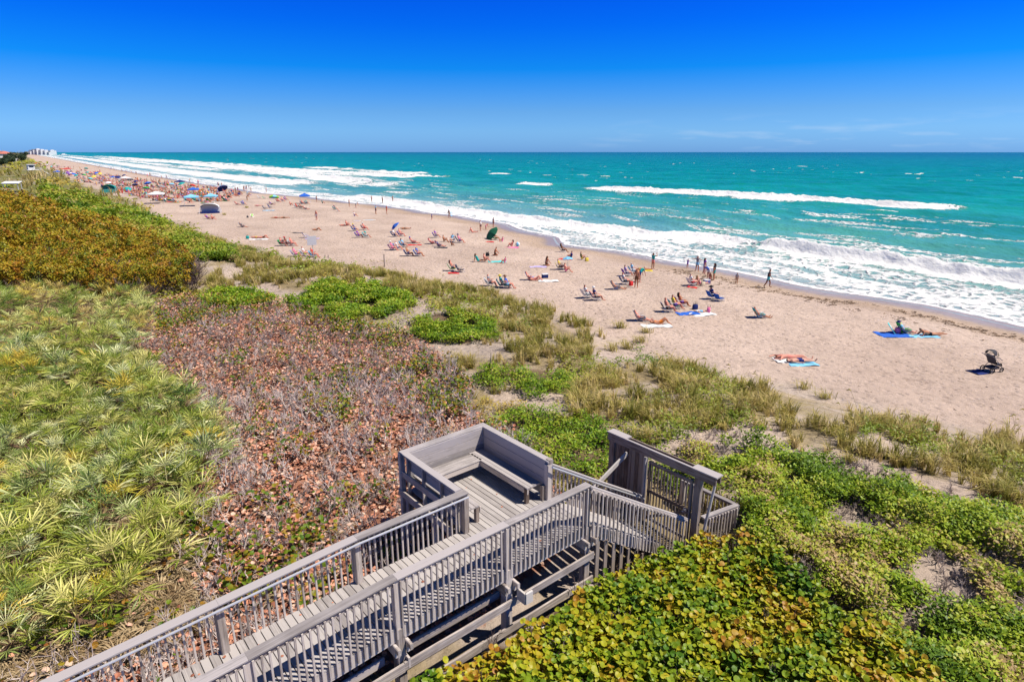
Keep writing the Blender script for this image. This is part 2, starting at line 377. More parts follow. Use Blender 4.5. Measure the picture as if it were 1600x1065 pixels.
def zmask(name, soft=True):
    m = inzone(name, gx.ravel(), gy.ravel(), 0.05).reshape(gx.shape).astype(float)
    return m
for nm, c in (('dry', LITTER), ('brg', SOIL * 1.3), ('low', GREY * .8), ('front', SOIL), ('gold', SOIL), ('palm', SOIL * 1.5)):
    k = inzone(nm, gx.ravel(), gy.ravel(), .4 if nm in ('palm', 'front') else .15).reshape(gx.shape).astype(float) * inland
    if nm == 'low': k *= sstep(.35, .6, n1) * .8
    col = mixc(col, np.broadcast_to(c, col.shape) * (.75 + .5 * n2[..., None]), k)
k = inzone('sand', gx.ravel(), gy.ravel(), 0, 10).reshape(gx.shape).astype(float)
col = mixc(col, np.broadcast_to(C((.53, .425, .355)), col.shape), k * .9)
wet = sstep(-4.6, -1.6, gt - gsh + (n1 - .5) * 1.6) * (gu > 2)
dampb = sstep(-9.5, -5, gt - gsh + (n1 - .5) * 3) * (gu > 2)
col = mixc(col, np.broadcast_to(C((.40, .285, .19)), col.shape), dampb * .55)
col = mixc(col, np.broadcast_to(C((.36, .28, .21)), col.shape), wet)
na, nr = gx.shape; idx = np.arange(na * nr).reshape(na, nr); idx = np.concatenate([idx, idx[:1]], 0)
gf = np.stack([idx[:-1, :-1], idx[:-1, 1:], idx[1:, 1:], idx[1:, :-1]], -1).reshape(-1, 4)
gm, nt, b = newmat('ground_sand')
a = N(nt, 'ShaderNodeAttribute', attribute_name='gcol'); aw = N(nt, 'ShaderNodeAttribute', attribute_name='wet')
tc = N(nt, 'ShaderNodeTexCoord')
nz = N(nt, 'ShaderNodeTexNoise'); nz.inputs['Scale'].default_value = 1.9; nz.inputs['Detail'].default_value = 8; nz.inputs['Roughness'].default_value = .72; nt.links.new(tc.outputs['Object'], nz.inputs['Vector'])
rp = ramp(nt, [(.30, (.58, .55, .53)), (.46, (.93, .93, .93)), (.72, (1.1, 1.09, 1.08))]); nt.links.new(nz.outputs['Fac'], rp.inputs[0])
mu = N(nt, 'ShaderNodeMix', data_type='RGBA', blend_type='MULTIPLY'); mu.inputs[0].default_value = 1
nt.links.new(a.outputs['Vector'], mu.inputs[6]); nt.links.new(rp.outputs[0], mu.inputs[7])
# trodden sand: pits of many footprints
vo = N(nt, 'ShaderNodeTexVoronoi'); vo.inputs['Scale'].default_value = 2.1; nt.links.new(tc.outputs['Object'], vo.inputs['Vector'])
vr = ramp(nt, [(.05, (0, 0, 0)), (.38, (1, 1, 1))]); nt.links.new(vo.outputs['Distance'], vr.inputs[0])
big = N(nt, 'ShaderNodeTexNoise'); big.inputs['Scale'].default_value = .11; big.inputs['Detail'].default_value = 5; nt.links.new(tc.outputs['Object'], big.inputs['Vector'])
bigr = ramp(nt, [(.35, (.88, .86, .85)), (.65, (1.06, 1.06, 1.06))]); nt.links.new(big.outputs['Fac'], bigr.inputs[0])
mu3 = N(nt, 'ShaderNodeMix', data_type='RGBA', blend_type='MULTIPLY'); mu3.inputs[0].default_value = 1; nt.links.new(mu.outputs[2], mu3.inputs[6]); nt.links.new(bigr.outputs[0], mu3.inputs[7])
nt.links.new(mu3.outputs[2], b.inputs['Base Color'])
ad = N(nt, 'ShaderNodeMath', operation='MULTIPLY_ADD'); nt.links.new(vr.outputs[0], ad.inputs[0]); ad.inputs[1].default_value = .5; nt.links.new(nz.outputs['Fac'], ad.inputs[2])
inv = N(nt, 'ShaderNodeMath', operation='SUBTRACT'); inv.inputs[0].default_value = 1; nt.links.new(aw.outputs['Fac'], inv.inputs[1])
bm = N(nt, 'ShaderNodeBump'); bm.inputs['Distance'].default_value = .16; nt.links.new(ad.outputs[0], bm.inputs['Height'])
ms_ = N(nt, 'ShaderNodeMath', operation='MULTIPLY'); nt.links.new(inv.outputs[0], ms_.inputs[0]); ms_.inputs[1].default_value = .95
nt.links.new(ms_.outputs[0], bm.inputs['Strength']); nt.links.new(bm.outputs[0], b.inputs['Normal'])
ro = N(nt, 'ShaderNodeMapRange'); nt.links.new(aw.outputs['Fac'], ro.inputs[0]); ro.inputs[3].default_value = .95; ro.inputs[4].default_value = .28
nt.links.new(ro.outputs[0], b.inputs['Roughness']); b.inputs['Specular IOR Level'].default_value = .22
ground = mk('ground', np.stack([gx, gy, gz], -1), [gf], gm, attrs=dict(gcol=col.reshape(-1, 3), wet=wet.ravel()), smooth=True)
tag(ground, kind='structure')

# ------------------------------------------------------------------ the sea
def graded(a, b0, d0, g):
    v = [a]; d = d0
    while v[-1] < b0:
        dd = max(d0, abs(v[-1]) * g); v.append(v[-1] + dd)
    return np.array(v)
ss = np.concatenate([-graded(0, 900, .45, .03)[::-1][:-1] , graded(0, 30000, .45, .0085)])
tt = np.concatenate([np.arange(-4, 62, .3), graded(62, 30000, .3, .009)[1:]])
S, TT = np.meshgrid(ss, tt, indexing='ij')
T_ = TT + shore_t(S)
wx, wy = S * SX + T_ * TX, S * SY + T_ * TY
dist = np.hypot(wx, wy)
amp = sstep(2, 45, TT)
sw = lambda L, dirn, ph: np.sin(2 * np.pi * (TT * math.cos(dirn) + S * math.sin(dirn)) / L + ph + 2.2 * fbm(S / 90, TT / 60, 71))
eta = amp * (.22 * sw(26, .06, 0) + .14 * sw(15.5, -.12, 1.3) + .09 * sw(9.3, .3, 2.1) + .07 * sw(6.1, -.35, .6)) * (1 - .6 * sstep(400, 2500, TT))
eta = eta + amp * (fbm(S / 2.6, TT / 1.5, 73) - .5) * .35 + (fbm(S / 1.2, TT / .8, 77, 3) - .5) * .16 * sstep(0, 6, TT)
foam = np.zeros_like(S)
def tau_of(pts):
    q = np.array([at(px, py, 0.) for px, py in pts]); s_, t_ = st(q[:, 0], q[:, 1]); o = np.argsort(s_)
    return s_[o], (t_ - shore_t(s_))[o]
def breaker(s_, t_, h, wash, tail, ends=3., solid=1., holes=.0, seed=0):
    """a breaking crest: steep white face towards the shore, wash in front of it, streaks behind"""
    global eta, foam
    tc_ = np.interp(S, s_, t_) + (fbm(S / 5., S * 0 + seed, 80 + seed) - .5) * 3.2
    e = sstep(s_[0] - ends, s_[0] + ends, S) * (1 - sstep(s_[-1] - ends, s_[-1] + ends, S))
    lump = .5 + 1.0 * fbm(S / 2.2, TT / 1.2, 90 + seed)
    e2 = e * (1 - holes * sstep(.45, .6, fbm(S / 16, S * 0 + 3.3, 95 + seed)))
    d = TT - tc_
    eta = eta + h * e2 * lump * np.where(d < 0, np.exp(-(d / 1.1) ** 2), np.exp(-(d / 3.6) ** 2))
    w_ = wash * (.55 + .9 * fbm(S / 7, TT * 0 + 1.7, 99 + seed))
    front = sstep(-w_ - .2, -w_ * .45, d) * (1 - sstep(.2, .9, d))
    back = (.35 + .4 * fbm(S / 3, TT / 2, 171 + seed)) * np.exp(-np.maximum(d, 0) / tail) * (d > 0)
    foam = np.maximum(foam, e2 * solid * np.maximum(front, back))
# swash and broken water next to the sand
zone_out = tau_of([(1780, 468), (1600, 452), (1450, 427), (1300, 404), (1190, 386), (1000, 365), (840, 346), (700, 326), (560, 306), (420, 291), (300, 277), (200, 263), (120, 250), (80, 243)])
zo = np.interp(S, *zone_out); zo = np.maximum(zo, 11) + (fbm(S / 8, S * 0, 101) - .5) * 7
foam = np.maximum(foam, (.20 + .74 * fbm(S / 8, TT / 3.2, 103)) * (1 - sstep(zo * .75, zo * 1.08, TT)) * sstep(-.6, .3, TT))
lace = np.exp(-((TT - .4 - 1.2 * fbm(S / 4, S * 0 + 9, 105)) / .8) ** 2); foam = np.maximum(foam, lace * .95)
for j, (a0, w0) in enumerate(((.27, 1.1), (.5, 1.5), (.72, 1.6))):
    c = zo * a0 + (fbm(S / 6, S * 0 + j * 7, 107 + j) - .5) * 6
    foam = np.maximum(foam, .86 * np.exp(-((TT - c) / w0) ** 2) * sstep(.36, .5, fbm(S / 10, S * 0 + 2.2 * j, 111 + j)))
breaker(*tau_of([(1780, 455), (1600, 443), (1500, 430), (1400, 415), (1300, 400), (1195, 385)]), 1.12, 5.5, 2.5, 2.2, seed=1)
breaker(*tau_of([(1500, 326), (1400, 322), (1300, 316), (1200, 309), (1100, 303), (1000, 299), (935, 294)]), 1.0, 13, 16, 6, seed=2)
breaker(*tau_of([(1190, 384), (1080, 372), (1000, 364), (900, 353), (800, 341), (700, 326), (560, 306)]), .55, 9, 7, 5, seed=3, holes=.2)
breaker(*tau_of([(700, 276), (640, 276), (580, 271), (480, 266), (380, 261), (330, 258)]), .9, 26, 24, 10, seed=4, holes=.3)
breaker(*tau_of([(500, 288), (420, 281), (330, 272), (240, 261), (160, 251), (110, 245)]), .7, 24, 20, 20, seed=5, holes=.2)
breaker(*tau_of([(860, 289), (815, 286)]), .5, 8, 5, 4, seed=6)
breaker(*tau_of([(600, 283), (520, 276), (430, 268), (330, 258), (250, 251), (180, 246)]), .7, 26, 22, 25, seed=7, holes=.3)
breaker(*tau_of([(800, 272), (770, 271)]), .4, 12, 6, 6, seed=8)
for k_, (sa, sb_, t0) in enumerate(((230, 420, 60), (320, 900, 95), (480, 1500, 60), (600, 2500, 130), (900, 4000, 90), (330, 560, 140), (1500, 5000, 45))):
    breaker(np.array([sa, sb_]), np.array([t0, t0 + 12.]), .6, 14 + t0 * .06, 9, 25, seed=20 + k_, holes=.5)
# drifting patches of old foam and a few whitecaps
streak = sstep(.58, .70, fbm(S / 16, TT / 2.4, 151, 5)) * sstep(10, 20, TT) * (1 - sstep(70, 130, TT)) * (.40 + .30 * fbm(S / 40, TT / 25, 157)); foam = np.maximum(foam, streak)
patch = sstep(.60, .72, fbm(S / 13, TT / 7, 121)) * (1 - sstep(28, 75, TT)) * .5; foam = np.maximum(foam, patch)
pq = np.array([at(*p, 0) for p in ((1390, 362), (1340, 358), (1440, 370))]); 
for qx, qy in pq: foam = np.maximum(foam, .62 * np.exp(-(((wx - qx) / 5.5) ** 2 + ((wy - qy) / 4.5) ** 2)))
cap = sstep(.87, .93, vnoise(S / 5.5, TT / 2.2, 131)) * sstep(.55, .7, fbm(S / 60, TT / 60, 133)) * sstep(45, 90, TT) * (1 - sstep(500, 900, TT)) * .9
foam = np.maximum(foam, cap)
eta = eta + foam * (.22 * fbm(S / 1.0, TT / .8, 135, 3) + .22 * vnoise(S / .5, TT / .45, 139))
wz = .02 + eta * sstep(-1, 8, TT) + np.where(TT < 6, .20 * (1 - np.clip(TT, -4, 6) / 6), 0)
wz = np.maximum(wz, np.where(TT > 1.0, terrain(wx, wy) + .02, -9))
wz = np.where(TT < -.2, terrain(wx, wy) - .05 + .06 * sstep(-2.2, -.2, TT), wz)
ns_, nt_ = S.shape; idx = np.arange(ns_ * nt_).reshape(ns_, nt_)
wf = np.stack([idx[:-1, :-1], idx[1:, :-1], idx[1:, 1:], idx[:-1, 1:]], -1).reshape(-1, 4)
wm, nt, b = newmat('sea_water')
af = N(nt, 'ShaderNodeAttribute', attribute_name='foam'); ao = N(nt, 'ShaderNodeAttribute', attribute_name='off'); tc = N(nt, 'ShaderNodeTexCoord')
oc = ramp(nt, SEARAMP); nt.links.new(ao.outputs['Fac'], oc.inputs[0])
pn = N(nt, 'ShaderNodeTexNoise'); pn.inputs['Scale'].default_value = .03; pn.inputs['Detail'].default_value = 5; nt.links.new(tc.outputs['Object'], pn.inputs['Vector'])
pr = ramp(nt, [(.35, (.72, .82, .86)), (.65, (1.18, 1.12, 1.08))]); nt.links.new(pn.outputs['Fac'], pr.inputs[0])
pm = N(nt, 'ShaderNodeMix', data_type='RGBA', blend_type='MULTIPLY'); pm.inputs[0].default_value = 1; nt.links.new(oc.outputs[0], pm.inputs[6]); nt.links.new(pr.outputs[0], pm.inputs[7])
# lace of foam: distorted cells at two sizes, thresholded by how much foam there is
dn = N(nt, 'ShaderNodeTexNoise'); dn.inputs['Scale'].default_value = .6; dn.inputs['Detail'].default_value = 4; nt.links.new(tc.outputs['Object'], dn.inputs['Vector'])
dm = N(nt, 'ShaderNodeMix', data_type='RGBA', blend_type='LINEAR_LIGHT'); dm.inputs[0].default_value = 1.; nt.links.new(tc.outputs['Object'], dm.inputs[6]); nt.links.new(dn.outputs['Color'], dm.inputs[7])
v1 = N(nt, 'ShaderNodeTexVoronoi', feature='DISTANCE_TO_EDGE'); v1.inputs['Scale'].default_value = .75; nt.links.new(dm.outputs[2], v1.inputs['Vector'])
v1r = ramp(nt, [(0, (1, 1, 1)), (.35, (0, 0, 0))]); nt.links.new(v1.outputs['Distance'], v1r.inputs[0])
fn = N(nt, 'ShaderNodeTexNoise'); fn.inputs['Scale'].default_value = .9; fn.inputs['Detail'].default_value = 9; fn.inputs['Roughness'].default_value = .7; nt.links.new(tc.outputs['Object'], fn.inputs['Vector'])
la = N(nt, 'ShaderNodeMix', data_type='RGBA'); la.inputs[0].default_value = .6; nt.links.new(v1r.outputs[0], la.inputs[6]); nt.links.new(fn.outputs['Fac'], la.inputs[7])
s1 = N(nt, 'ShaderNodeMath', operation='ADD'); nt.links.new(af.outputs['Fac'], s1.inputs[0]); nt.links.new(la.outputs[2], s1.inputs[1])
fr = N(nt, 'ShaderNodeMapRange', interpolation_type='SMOOTHSTEP'); nt.links.new(s1.outputs[0], fr.inputs[0]); fr.inputs[1].default_value = .92; fr.inputs[2].default_value = 1.26
fl = N(nt, 'ShaderNodeMath', operation='GREATER_THAN'); nt.links.new(af.outputs['Fac'], fl.inputs[0]); fl.inputs[1].default_value = .02
fm = N(nt, 'ShaderNodeMath', operation='MULTIPLY'); nt.links.new(fr.outputs[0], fm.inputs[0]); nt.links.new(fl.outputs[0], fm.inputs[1])
cmx = N(nt, 'ShaderNodeMix', data_type='RGBA'); nt.links.new(fm.outputs[0], cmx.inputs[0]); nt.links.new(pm.outputs[2], cmx.inputs[6]); cmx.inputs[7].default_value = (.95, .95, .95, 1)
nt.links.new(cmx.outputs[2], b.inputs['Base Color'])
rr_ = N(nt, 'ShaderNodeMapRange'); nt.links.new(fm.outputs[0], rr_.inputs[0]); rr_.inputs[3].default_value = .28; rr_.inputs[4].default_value = .9; nt.links.new(rr_.outputs[0], b.inputs['Roughness'])
b.inputs['Specular IOR Level'].default_value = .08
bn = N(nt, 'ShaderNodeTexNoise'); bn.inputs['Scale'].default_value = 1.3; bn.inputs['Detail'].default_value = 6; bn.inputs['Roughness'].default_value = .6
bmp = N(nt, 'ShaderNodeMapping'); bmp.inputs['Rotation'].default_value = (0, 0, R(37.5)); bmp.inputs['Scale'].default_value = (1, .45, 1); nt.links.new(tc.outputs['Object'], bmp.inputs[0]); nt.links.new(bmp.outputs[0], bn.inputs['Vector'])
bn2 = N(nt, 'ShaderNodeTexNoise'); bn2.inputs['Scale'].default_value = .16; bn2.inputs['Detail'].default_value = 4; nt.links.new(bmp.outputs[0], bn2.inputs['Vector'])
ba = N(nt, 'ShaderNodeMath', operation='MULTIPLY_ADD'); nt.links.new(bn2.outputs['Fac'], ba.inputs[0]); ba.inputs[1].default_value = 3.2; nt.links.new(bn.outputs['Fac'], ba.inputs[2])
ba2 = N(nt, 'ShaderNodeMath', operation='MULTIPLY_ADD'); nt.links.new(fm.outputs[0], ba2.inputs[0]); ba2.inputs[1].default_value = 1.1; nt.links.new(ba.outputs[0], ba2.inputs[2])
bb = N(nt, 'ShaderNodeBump'); bb.inputs['Distance'].default_value = .30; bb.inputs['Strength'].default_value = .9; nt.links.new(ba2.outputs[0], bb.inputs['Height']); nt.links.new(bb.outputs[0], b.inputs['Normal'])
# foam lets light through from behind
ftr = N(nt, 'ShaderNodeBsdfTranslucent'); ftr.inputs[0].default_value = (.9, .92, .92, 1); fmx = N(nt, 'ShaderNodeMixShader'); fh = N(nt, 'ShaderNodeMath', operation='MULTIPLY'); nt.links.new(fm.outputs[0], fh.inputs[0]); fh.inputs[1].default_value = .25
nt.links.new(fh.outputs[0], fmx.inputs[0]); nt.links.new(b.outputs[0], fmx.inputs[1]); nt.links.new(ftr.outputs[0], fmx.inputs[2]); nt.links.new(fmx.outputs[0], nt.nodes['Material Output'].inputs[0])
off = np.clip(np.log10(np.maximum(TT, 0) + 3) / 4.5, 0, 1)
sea = mk('sea', np.stack([wx, wy, wz], -1), [wf], wm, attrs=dict(foam=foam.ravel(), off=off.ravel()), smooth=True)
tag(sea, kind='structure')

# ================================================================== plants
U = lambda a, b, n: RNG.uniform(a, b, n)
def clear_deck(P, pad=.15):
    """nothing grows up through the decking"""
    w_, n_ = P[:, 0] * .766 + P[:, 1] * .643, P[:, 0] * .643 - P[:, 1] * .766
    bad = ((w_ > -6) & (w_ < 9.8 + pad) & (n_ > -10.45 - pad) & (n_ < -8.45 + min(pad, .06))) | ((w_ > 6.9 - pad) & (w_ < 9.8 + pad) & (n_ > -13 - pad) & (n_ < -8.4)) | ((w_ > 9.6) & (w_ < 15.2) & (n_ > -11.4) & (n_ < np.where(w_ > 13.2, -7.45, -8.2) + min(pad, .05)))
    return ~bad
# ---- leaf templates
def round_leaf(k=7, cup=.18):
    v = [(0, .5, 0)]; f = []
    for i in range(k):
        t = 2 * math.pi * i / k; v.append((.5 * math.sin(t), .5 - .5 * math.cos(t), cup * (.5 + .5 * abs(math.sin(t)))))
    return np.array(v), np.array([(0, 1 + i, 1 + (i + 1) % k) for i in range(k)])
def sprig(n, r, size, seed, up=.5, flat=.6):
    """a small spray of n diamond leaves"""
    rg = np.random.default_rng(seed); v = []; f = []; t = []
    for i in range(n):
        a = rg.uniform(0, 2 * math.pi); q = r * math.sqrt(rg.uniform(0, 1)); c = np.array([q * math.cos(a), q * math.sin(a), up * rg.uniform(0, 1) * (1.1 - (q / r) ** 2)])
        b = rg.uniform(0, 2 * math.pi); L = size * rg.uniform(.7, 1.3); e = rg.uniform(-.2, .9) * flat
        d = np.array([math.cos(b), math.sin(b), e]); d /= np.linalg.norm(d); s_ = np.cross(d, (0, 0, 1)); s_ /= np.linalg.norm(s_); s_ = s_ + np.array([0, 0, rg.uniform(-.5, .5)])
        o = len(v); v += [c, c + d * L * .5 + s_ * L * .3, c + d * L, c + d * L * .5 - s_ * L * .3]; f += [(o, o + 1, o + 2, o + 3)]
    return np.array(v), np.array(f)
def tuft(n, h, spread, seed, wid=.012):
    rg = np.random.default_rng(seed); v = []; f = []
    for i in range(n):
        a = rg.uniform(0, 2 * math.pi); q = rg.uniform(0, .14); L = h * rg.uniform(.55, 1.1); lean = spread * rg.uniform(.3, 1.2)
        d = np.array([math.cos(a), math.sin(a), 0]) + np.array([-.45, .15, 0]); s_ = np.array([-d[1], d[0], 0]); s_ /= np.linalg.norm(s_) + 1e-6
        b = np.array([q * math.cos(a * 3), q * math.sin(a * 3), 0]); m = b + d * L * lean * .35 + np.array([0, 0, L * .62]); e = b + d * L * lean * 1.0 + np.array([0, 0, L * (1 - .35 * lean)])
        o = len(v); w_ = wid * rg.uniform(.7, 1.4); v += [b - s_ * w_, b + s_ * w_, m + s_ * w_ * .8, m - s_ * w_ * .8, e]
        f += [(o, o + 1, o + 2), (o, o + 2, o + 3), (o + 3, o + 2, o + 4)]
    return np.array(v), np.array(f)
def fan(L, nb, seed, droop=.25, spreadang=3.6):
    """one palmetto fan: stiff narrow blades around the end of a stalk; stalk from the origin"""
    rg = np.random.default_rng(seed); v = []; f = []; k = []
    return v, f, k
# ---- saw palmettos: each plant a thing (crown of fans, trunk)
def palmetto_meshes(seed, dead=0.):
    rg = np.random.default_rng(seed); v = []; q = []; tint = []; part = []
    nf = rg.integers(9, 12)
    for i in range(nf):
        az = i * 2.4 + rg.uniform(-.3, .3); el = rg.uniform(.6, 1.5) if i > 2 else rg.uniform(.2, .6)
        d = np.array([math.cos(az) * math.cos(el), math.sin(az) * math.cos(el), math.sin(el)])
        sd_ = np.array([-math.sin(az), math.cos(az), 0]); up = np.cross(d, sd_) * -1
        if up[2] < 0: up = -up
        P0 = np.array([0, 0, .12]); Ls = rg.uniform(.45, .8); P1 = P0 + d * Ls
        o = len(v); wv = sd_ * .012; v += [P0 - wv, P0 + wv, P1 + wv * .7, P1 - wv * .7]; q.append((o, o + 1, o + 2, o + 3)); tn = rg.uniform(0, 1); tint += [tn] * 4; part += [.5] * 4
        # the fan opens around its own axis, tipped over a little
        tip = rg.uniform(-.1, .55); fd = d * math.cos(tip) - up * math.sin(tip) * 1.0; fu = np.cross(sd_, fd); 
        if fu @ np.array([0, 0, 1.]) < 0: fu = -fu
        nb = 14; Lb = rg.uniform(.50, .78)
        isdead = rg.uniform() < dead
        for j in range(nb):
            t = (j / (nb - 1) - .5) * 3.2; L = Lb * (1 - .28 * (abs(t) / 1.75) ** 2) * rg.uniform(.9, 1.08)
            bd = fd * math.cos(t) + sd_ * math.sin(t) + fu * rg.uniform(-.06, .16); bs = -fd * math.sin(t) + sd_ * math.cos(t)
            m = P1 + bd * L * .5; e = P1 + bd * L - np.array([0, 0, rg.uniform(.02, .14) * L]); ww = bs * .0135 + fu * .014 * (-1) ** j
            o = len(v); v += [P1, m + ww, e, m - ww]; q.append((o, o + 1, o + 2, o + 3))
            tint += [tn] * 4; part += [1. if isdead else 0.] * 4
    return np.array(v), np.array(q), np.array(tint), np.array(part)
PM = []
for nm, stops in (('yellowgreen', [(0, (.17, .25, .02)), (.5, (.45, .50, .07)), (1, (.86, .78, .30))]), ('bluegreen', [(0, (.15, .25, .05)), (.5, (.41, .49, .14)), (1, (.84, .84, .48))]), ('golden', [(0, (.46, .46, .05)), (.6, (.76, .60, .08)), (1, (.80, .56, .10))])):
    m = leafmat('palmetto_' + nm, stops, .45, .22, .3)
    nt_ = m.node_tree
    # dry straw-coloured fans
    bs_ = nt_.nodes['Principled BSDF']; src = bs_.inputs['Base Color'].links[0].from_socket
    a2 = N(nt_, 'ShaderNodeAttribute', attribute_name='part'); mx = N(nt_, 'ShaderNodeMix', data_type='RGBA'); nt_.links.new(a2.outputs['Fac'], mx.inputs[0]); nt_.links.new(src, mx.inputs[6]); mx.inputs[7].default_value = (.40, .29, .15, 1)
    for l in list(nt_.links):
        if l.from_socket == src and l.to_node != mx: ts = l.to_socket; nt_.links.remove(l); nt_.links.new(mx.outputs[2], ts)
    PM.append(m)
trunk_m = simple('palmetto_trunk', (.16, .10, .06), .9, .1, noise=.4, scale=14)
pal_t = []
for k in range(5):
    v, q, tn, pt = palmetto_meshes(100 + k, .08)
    crown = []
    for m in PM:
        o = mk('crown', v, [q], m, attrs=dict(tint=tn, part=pt)); crown.append(o.data); bpy.data.objects.remove(o)
    b_ = MB(); b_.tube([(-.35, .1 * k - .2, -.1), (-.12, 0, .02), (0, 0, .2)], [.09, .085, .05], 7)
    for j in range(10):
        a_ = j * 2.4; b_.beam((0.02 * math.cos(a_), .02 * math.sin(a_), .12), (.2 * math.cos(a_), .2 * math.sin(a_), .22 + .05 * (j % 3)), .03, .008)
    o = b_.build('trunk', trunk_m); pal_t.append((crown, o.data)); bpy.data.objects.remove(o)
cand = sample('palm', 14000, 1.0); cand = cand[clear_deck(cand, .5)]
keep = []; cell = {}
for p in cand:
    px, py = pix(p[0], p[1], p[2] + .8)
    if px < -300: continue
    r_ = .52 if py > 560 else .70
    kx, ky = int(p[0] // 1), int(p[1] // 1)
    if any((p[0] - q[0]) ** 2 + (p[1] - q[1]) ** 2 < r_ * r_ for i in (-1, 0, 1) for j in (-1, 0, 1) for q in cell.get((kx + i, ky + j), ())): continue
    cell.setdefault((kx, ky), []).append(p); keep.append(p)
keep.sort(key=lambda p: (-60 > pix(p[0], p[1], p[2] + .8)[0], p[0] ** 2 + p[1] ** 2))
PLAB = ['yellow green saw palmetto with stiff fan leaves in the thicket at the left', 'blue green saw palmetto with stiff fan leaves in the thicket at the left', 'golden yellowing saw palmetto with fan leaves in the thicket at the left']
PGRP = ['yellow green palmettos in the left thicket', 'blue green palmettos in the left thicket', 'golden palmettos in the left thicket']
print('palmettos', len(keep))
for i, p in enumerate(keep[:298]):
    c = (0, 0, 0, 1, 1, 0, 1, 0, 0, 1, 2, 1)[random.randrange(12)]; tm = pal_t[i % 5]
    near_ = math.hypot(p[0], p[1]); h_ = (.0 + .85 * random.random() ** 1.3)
    o = empty('saw_palmetto', (p[0], p[1], p[2] + h_), random.uniform(0, 6.28), PLAB[c], 'palmetto', PGRP[c])
    s_ = random.uniform(.6, .98); o.scale = (s_, s_, s_)
    for nm, me in (('crown', tm[0][c]), ('trunk', tm[1])):
        ch = bpy.data.objects.new(nm, me); COL.objects.link(ch); ch.parent = o
rest = np.array(keep[298:] + [p + np.array([.3, .25, -.25]) for p in keep[::8]])
if len(rest):
    temps = []
    for k in range(5):
        v, q, tn, pt = palmetto_meshes(140 + k, .25); temps.append((v, q, pt))
    n = len(rest); P = rest.copy(); P[:, 2] += U(.0, .8, n) * (np.hypot(P[:, 0], P[:, 1]) > 20) + U(-.1, .25, n)
    m_un = leafmat('palmetto_under', [(0, (.14, .23, .03)), (.4, (.42, .50, .09)), (.7, (.72, .74, .26)), (.9, (.75, .60, .10)), (1, (.5, .36, .16))], .45, .2, .4, part=(.38, .26, .13))
    scatter('palmetto_undergrowth', temps, P, U(0, 6.28, n), U(0, .25, n), U(.55, .95, n), np.where(np.arange(n) < len(keep) - 298, U(0, 1, n), U(0, .25, n)), m_un, 'tangle of smaller saw palmetto fans filling the gaps in the left thicket', 'undergrowth')
# dead fans and straw around the palmettos and by the boardwalk
straw_m = leafmat('dry_straw', [(0, (.17, .10, .05)), (.5, (.36, .25, .13)), (1, (.52, .40, .24))], .8, .1)
t_straw = []
for k in range(4):
    rg = np.random.default_rng(60 + k); v = []; f = []
    for j in range(13):
        a_ = (j / 12 - .5) * 2.6 + rg.uniform(-.1, .1); L = rg.uniform(.35, .6); d = np.array([math.cos(a_), math.sin(a_), rg.uniform(-.05, .25)]); s_ = np.array([-d[1], d[0], rg.uniform(-.4, .4)]) * .014
        o = len(v); v += [np.zeros(3), d * L * .5 + s_, d * L + np.array([0, 0, -.06]), d * L * .5 - s_]; f.append((o, o + 1, o + 2, o + 3))
    t_straw.append((np.array(v), np.array(f)))
strawz = [[(-60, 940), (120, 880), (230, 840), (300, 790), (330, 860), (300, 930), (330, 960), (230, 1010), (80, 1070), (-60, 1120), (-300, 1100)]]
P1_ = sample('x', 2600, .1, polys=strawz); P2_ = sample('palm', 2200, .6); P3_ = sample('dry', 260, .1)
P = np.concatenate([P1_, P2_, P3_]); P = P[clear_deck(P)]; n = len(P); P[:, 2] += U(.03, .3, n)
scatter('dry_fronds', t_straw, P, U(0, 6.28, n), U(0, .5, n), U(.7, 1.25, n), np.clip(U(0, 1, n) * .9 + .1, 0, 1), straw_m, 'dead straw coloured palmetto fans lying between the plants at lower left', 'dead leaves')

# ---- dry stand: fallen leaves and leafless shrubs
lit_m = leafmat('fallen_leaves', [(0, (.27, .10, .06)), (.35, (.58, .24, .145)), (.7, (.76, .39, .26)), (1, (.70, .49, .37))], .7, .08)
P = sample('dry', 42000, .05); P = P[~inzone('palm', P[:, 0], P[:, 1], .7) & ~(inzone('x', P[:, 0], P[:, 1], .1, polys=strawz) & (RNG.random(len(P)) < .8))]; n = len(P); P[:, 2] += np.where(RNG.random(n) < .35, U(.1, .5, n), U(.01, .2, n) ** 1.3)
scatter('leaf_litter', [round_leaf(6, .25), round_leaf(6, -.22)], P, U(0, 6.28, n), U(0, .75, n), U(.07, .15, n), np.clip(U(-.1, 1.05, n), 0, 1), lit_m, 'coral brown fallen leaves covering the ground under the leafless shrubs', 'leaf litter')
twig_m, nt, b = newmat('grey_twig'); a = N(nt, 'ShaderNodeAttribute', attribute_name='rnd'); rp = ramp(nt, [(0, (.30, .23, .21)), (.5, (.56, .46, .43)), (1, (.76, .66, .62))]); nt.links.new(a.outputs['Fac'], rp.inputs[0]); nt.links.new(rp.outputs[0], b.inputs['Base Color']); b.inputs['Roughness'].default_value = .85
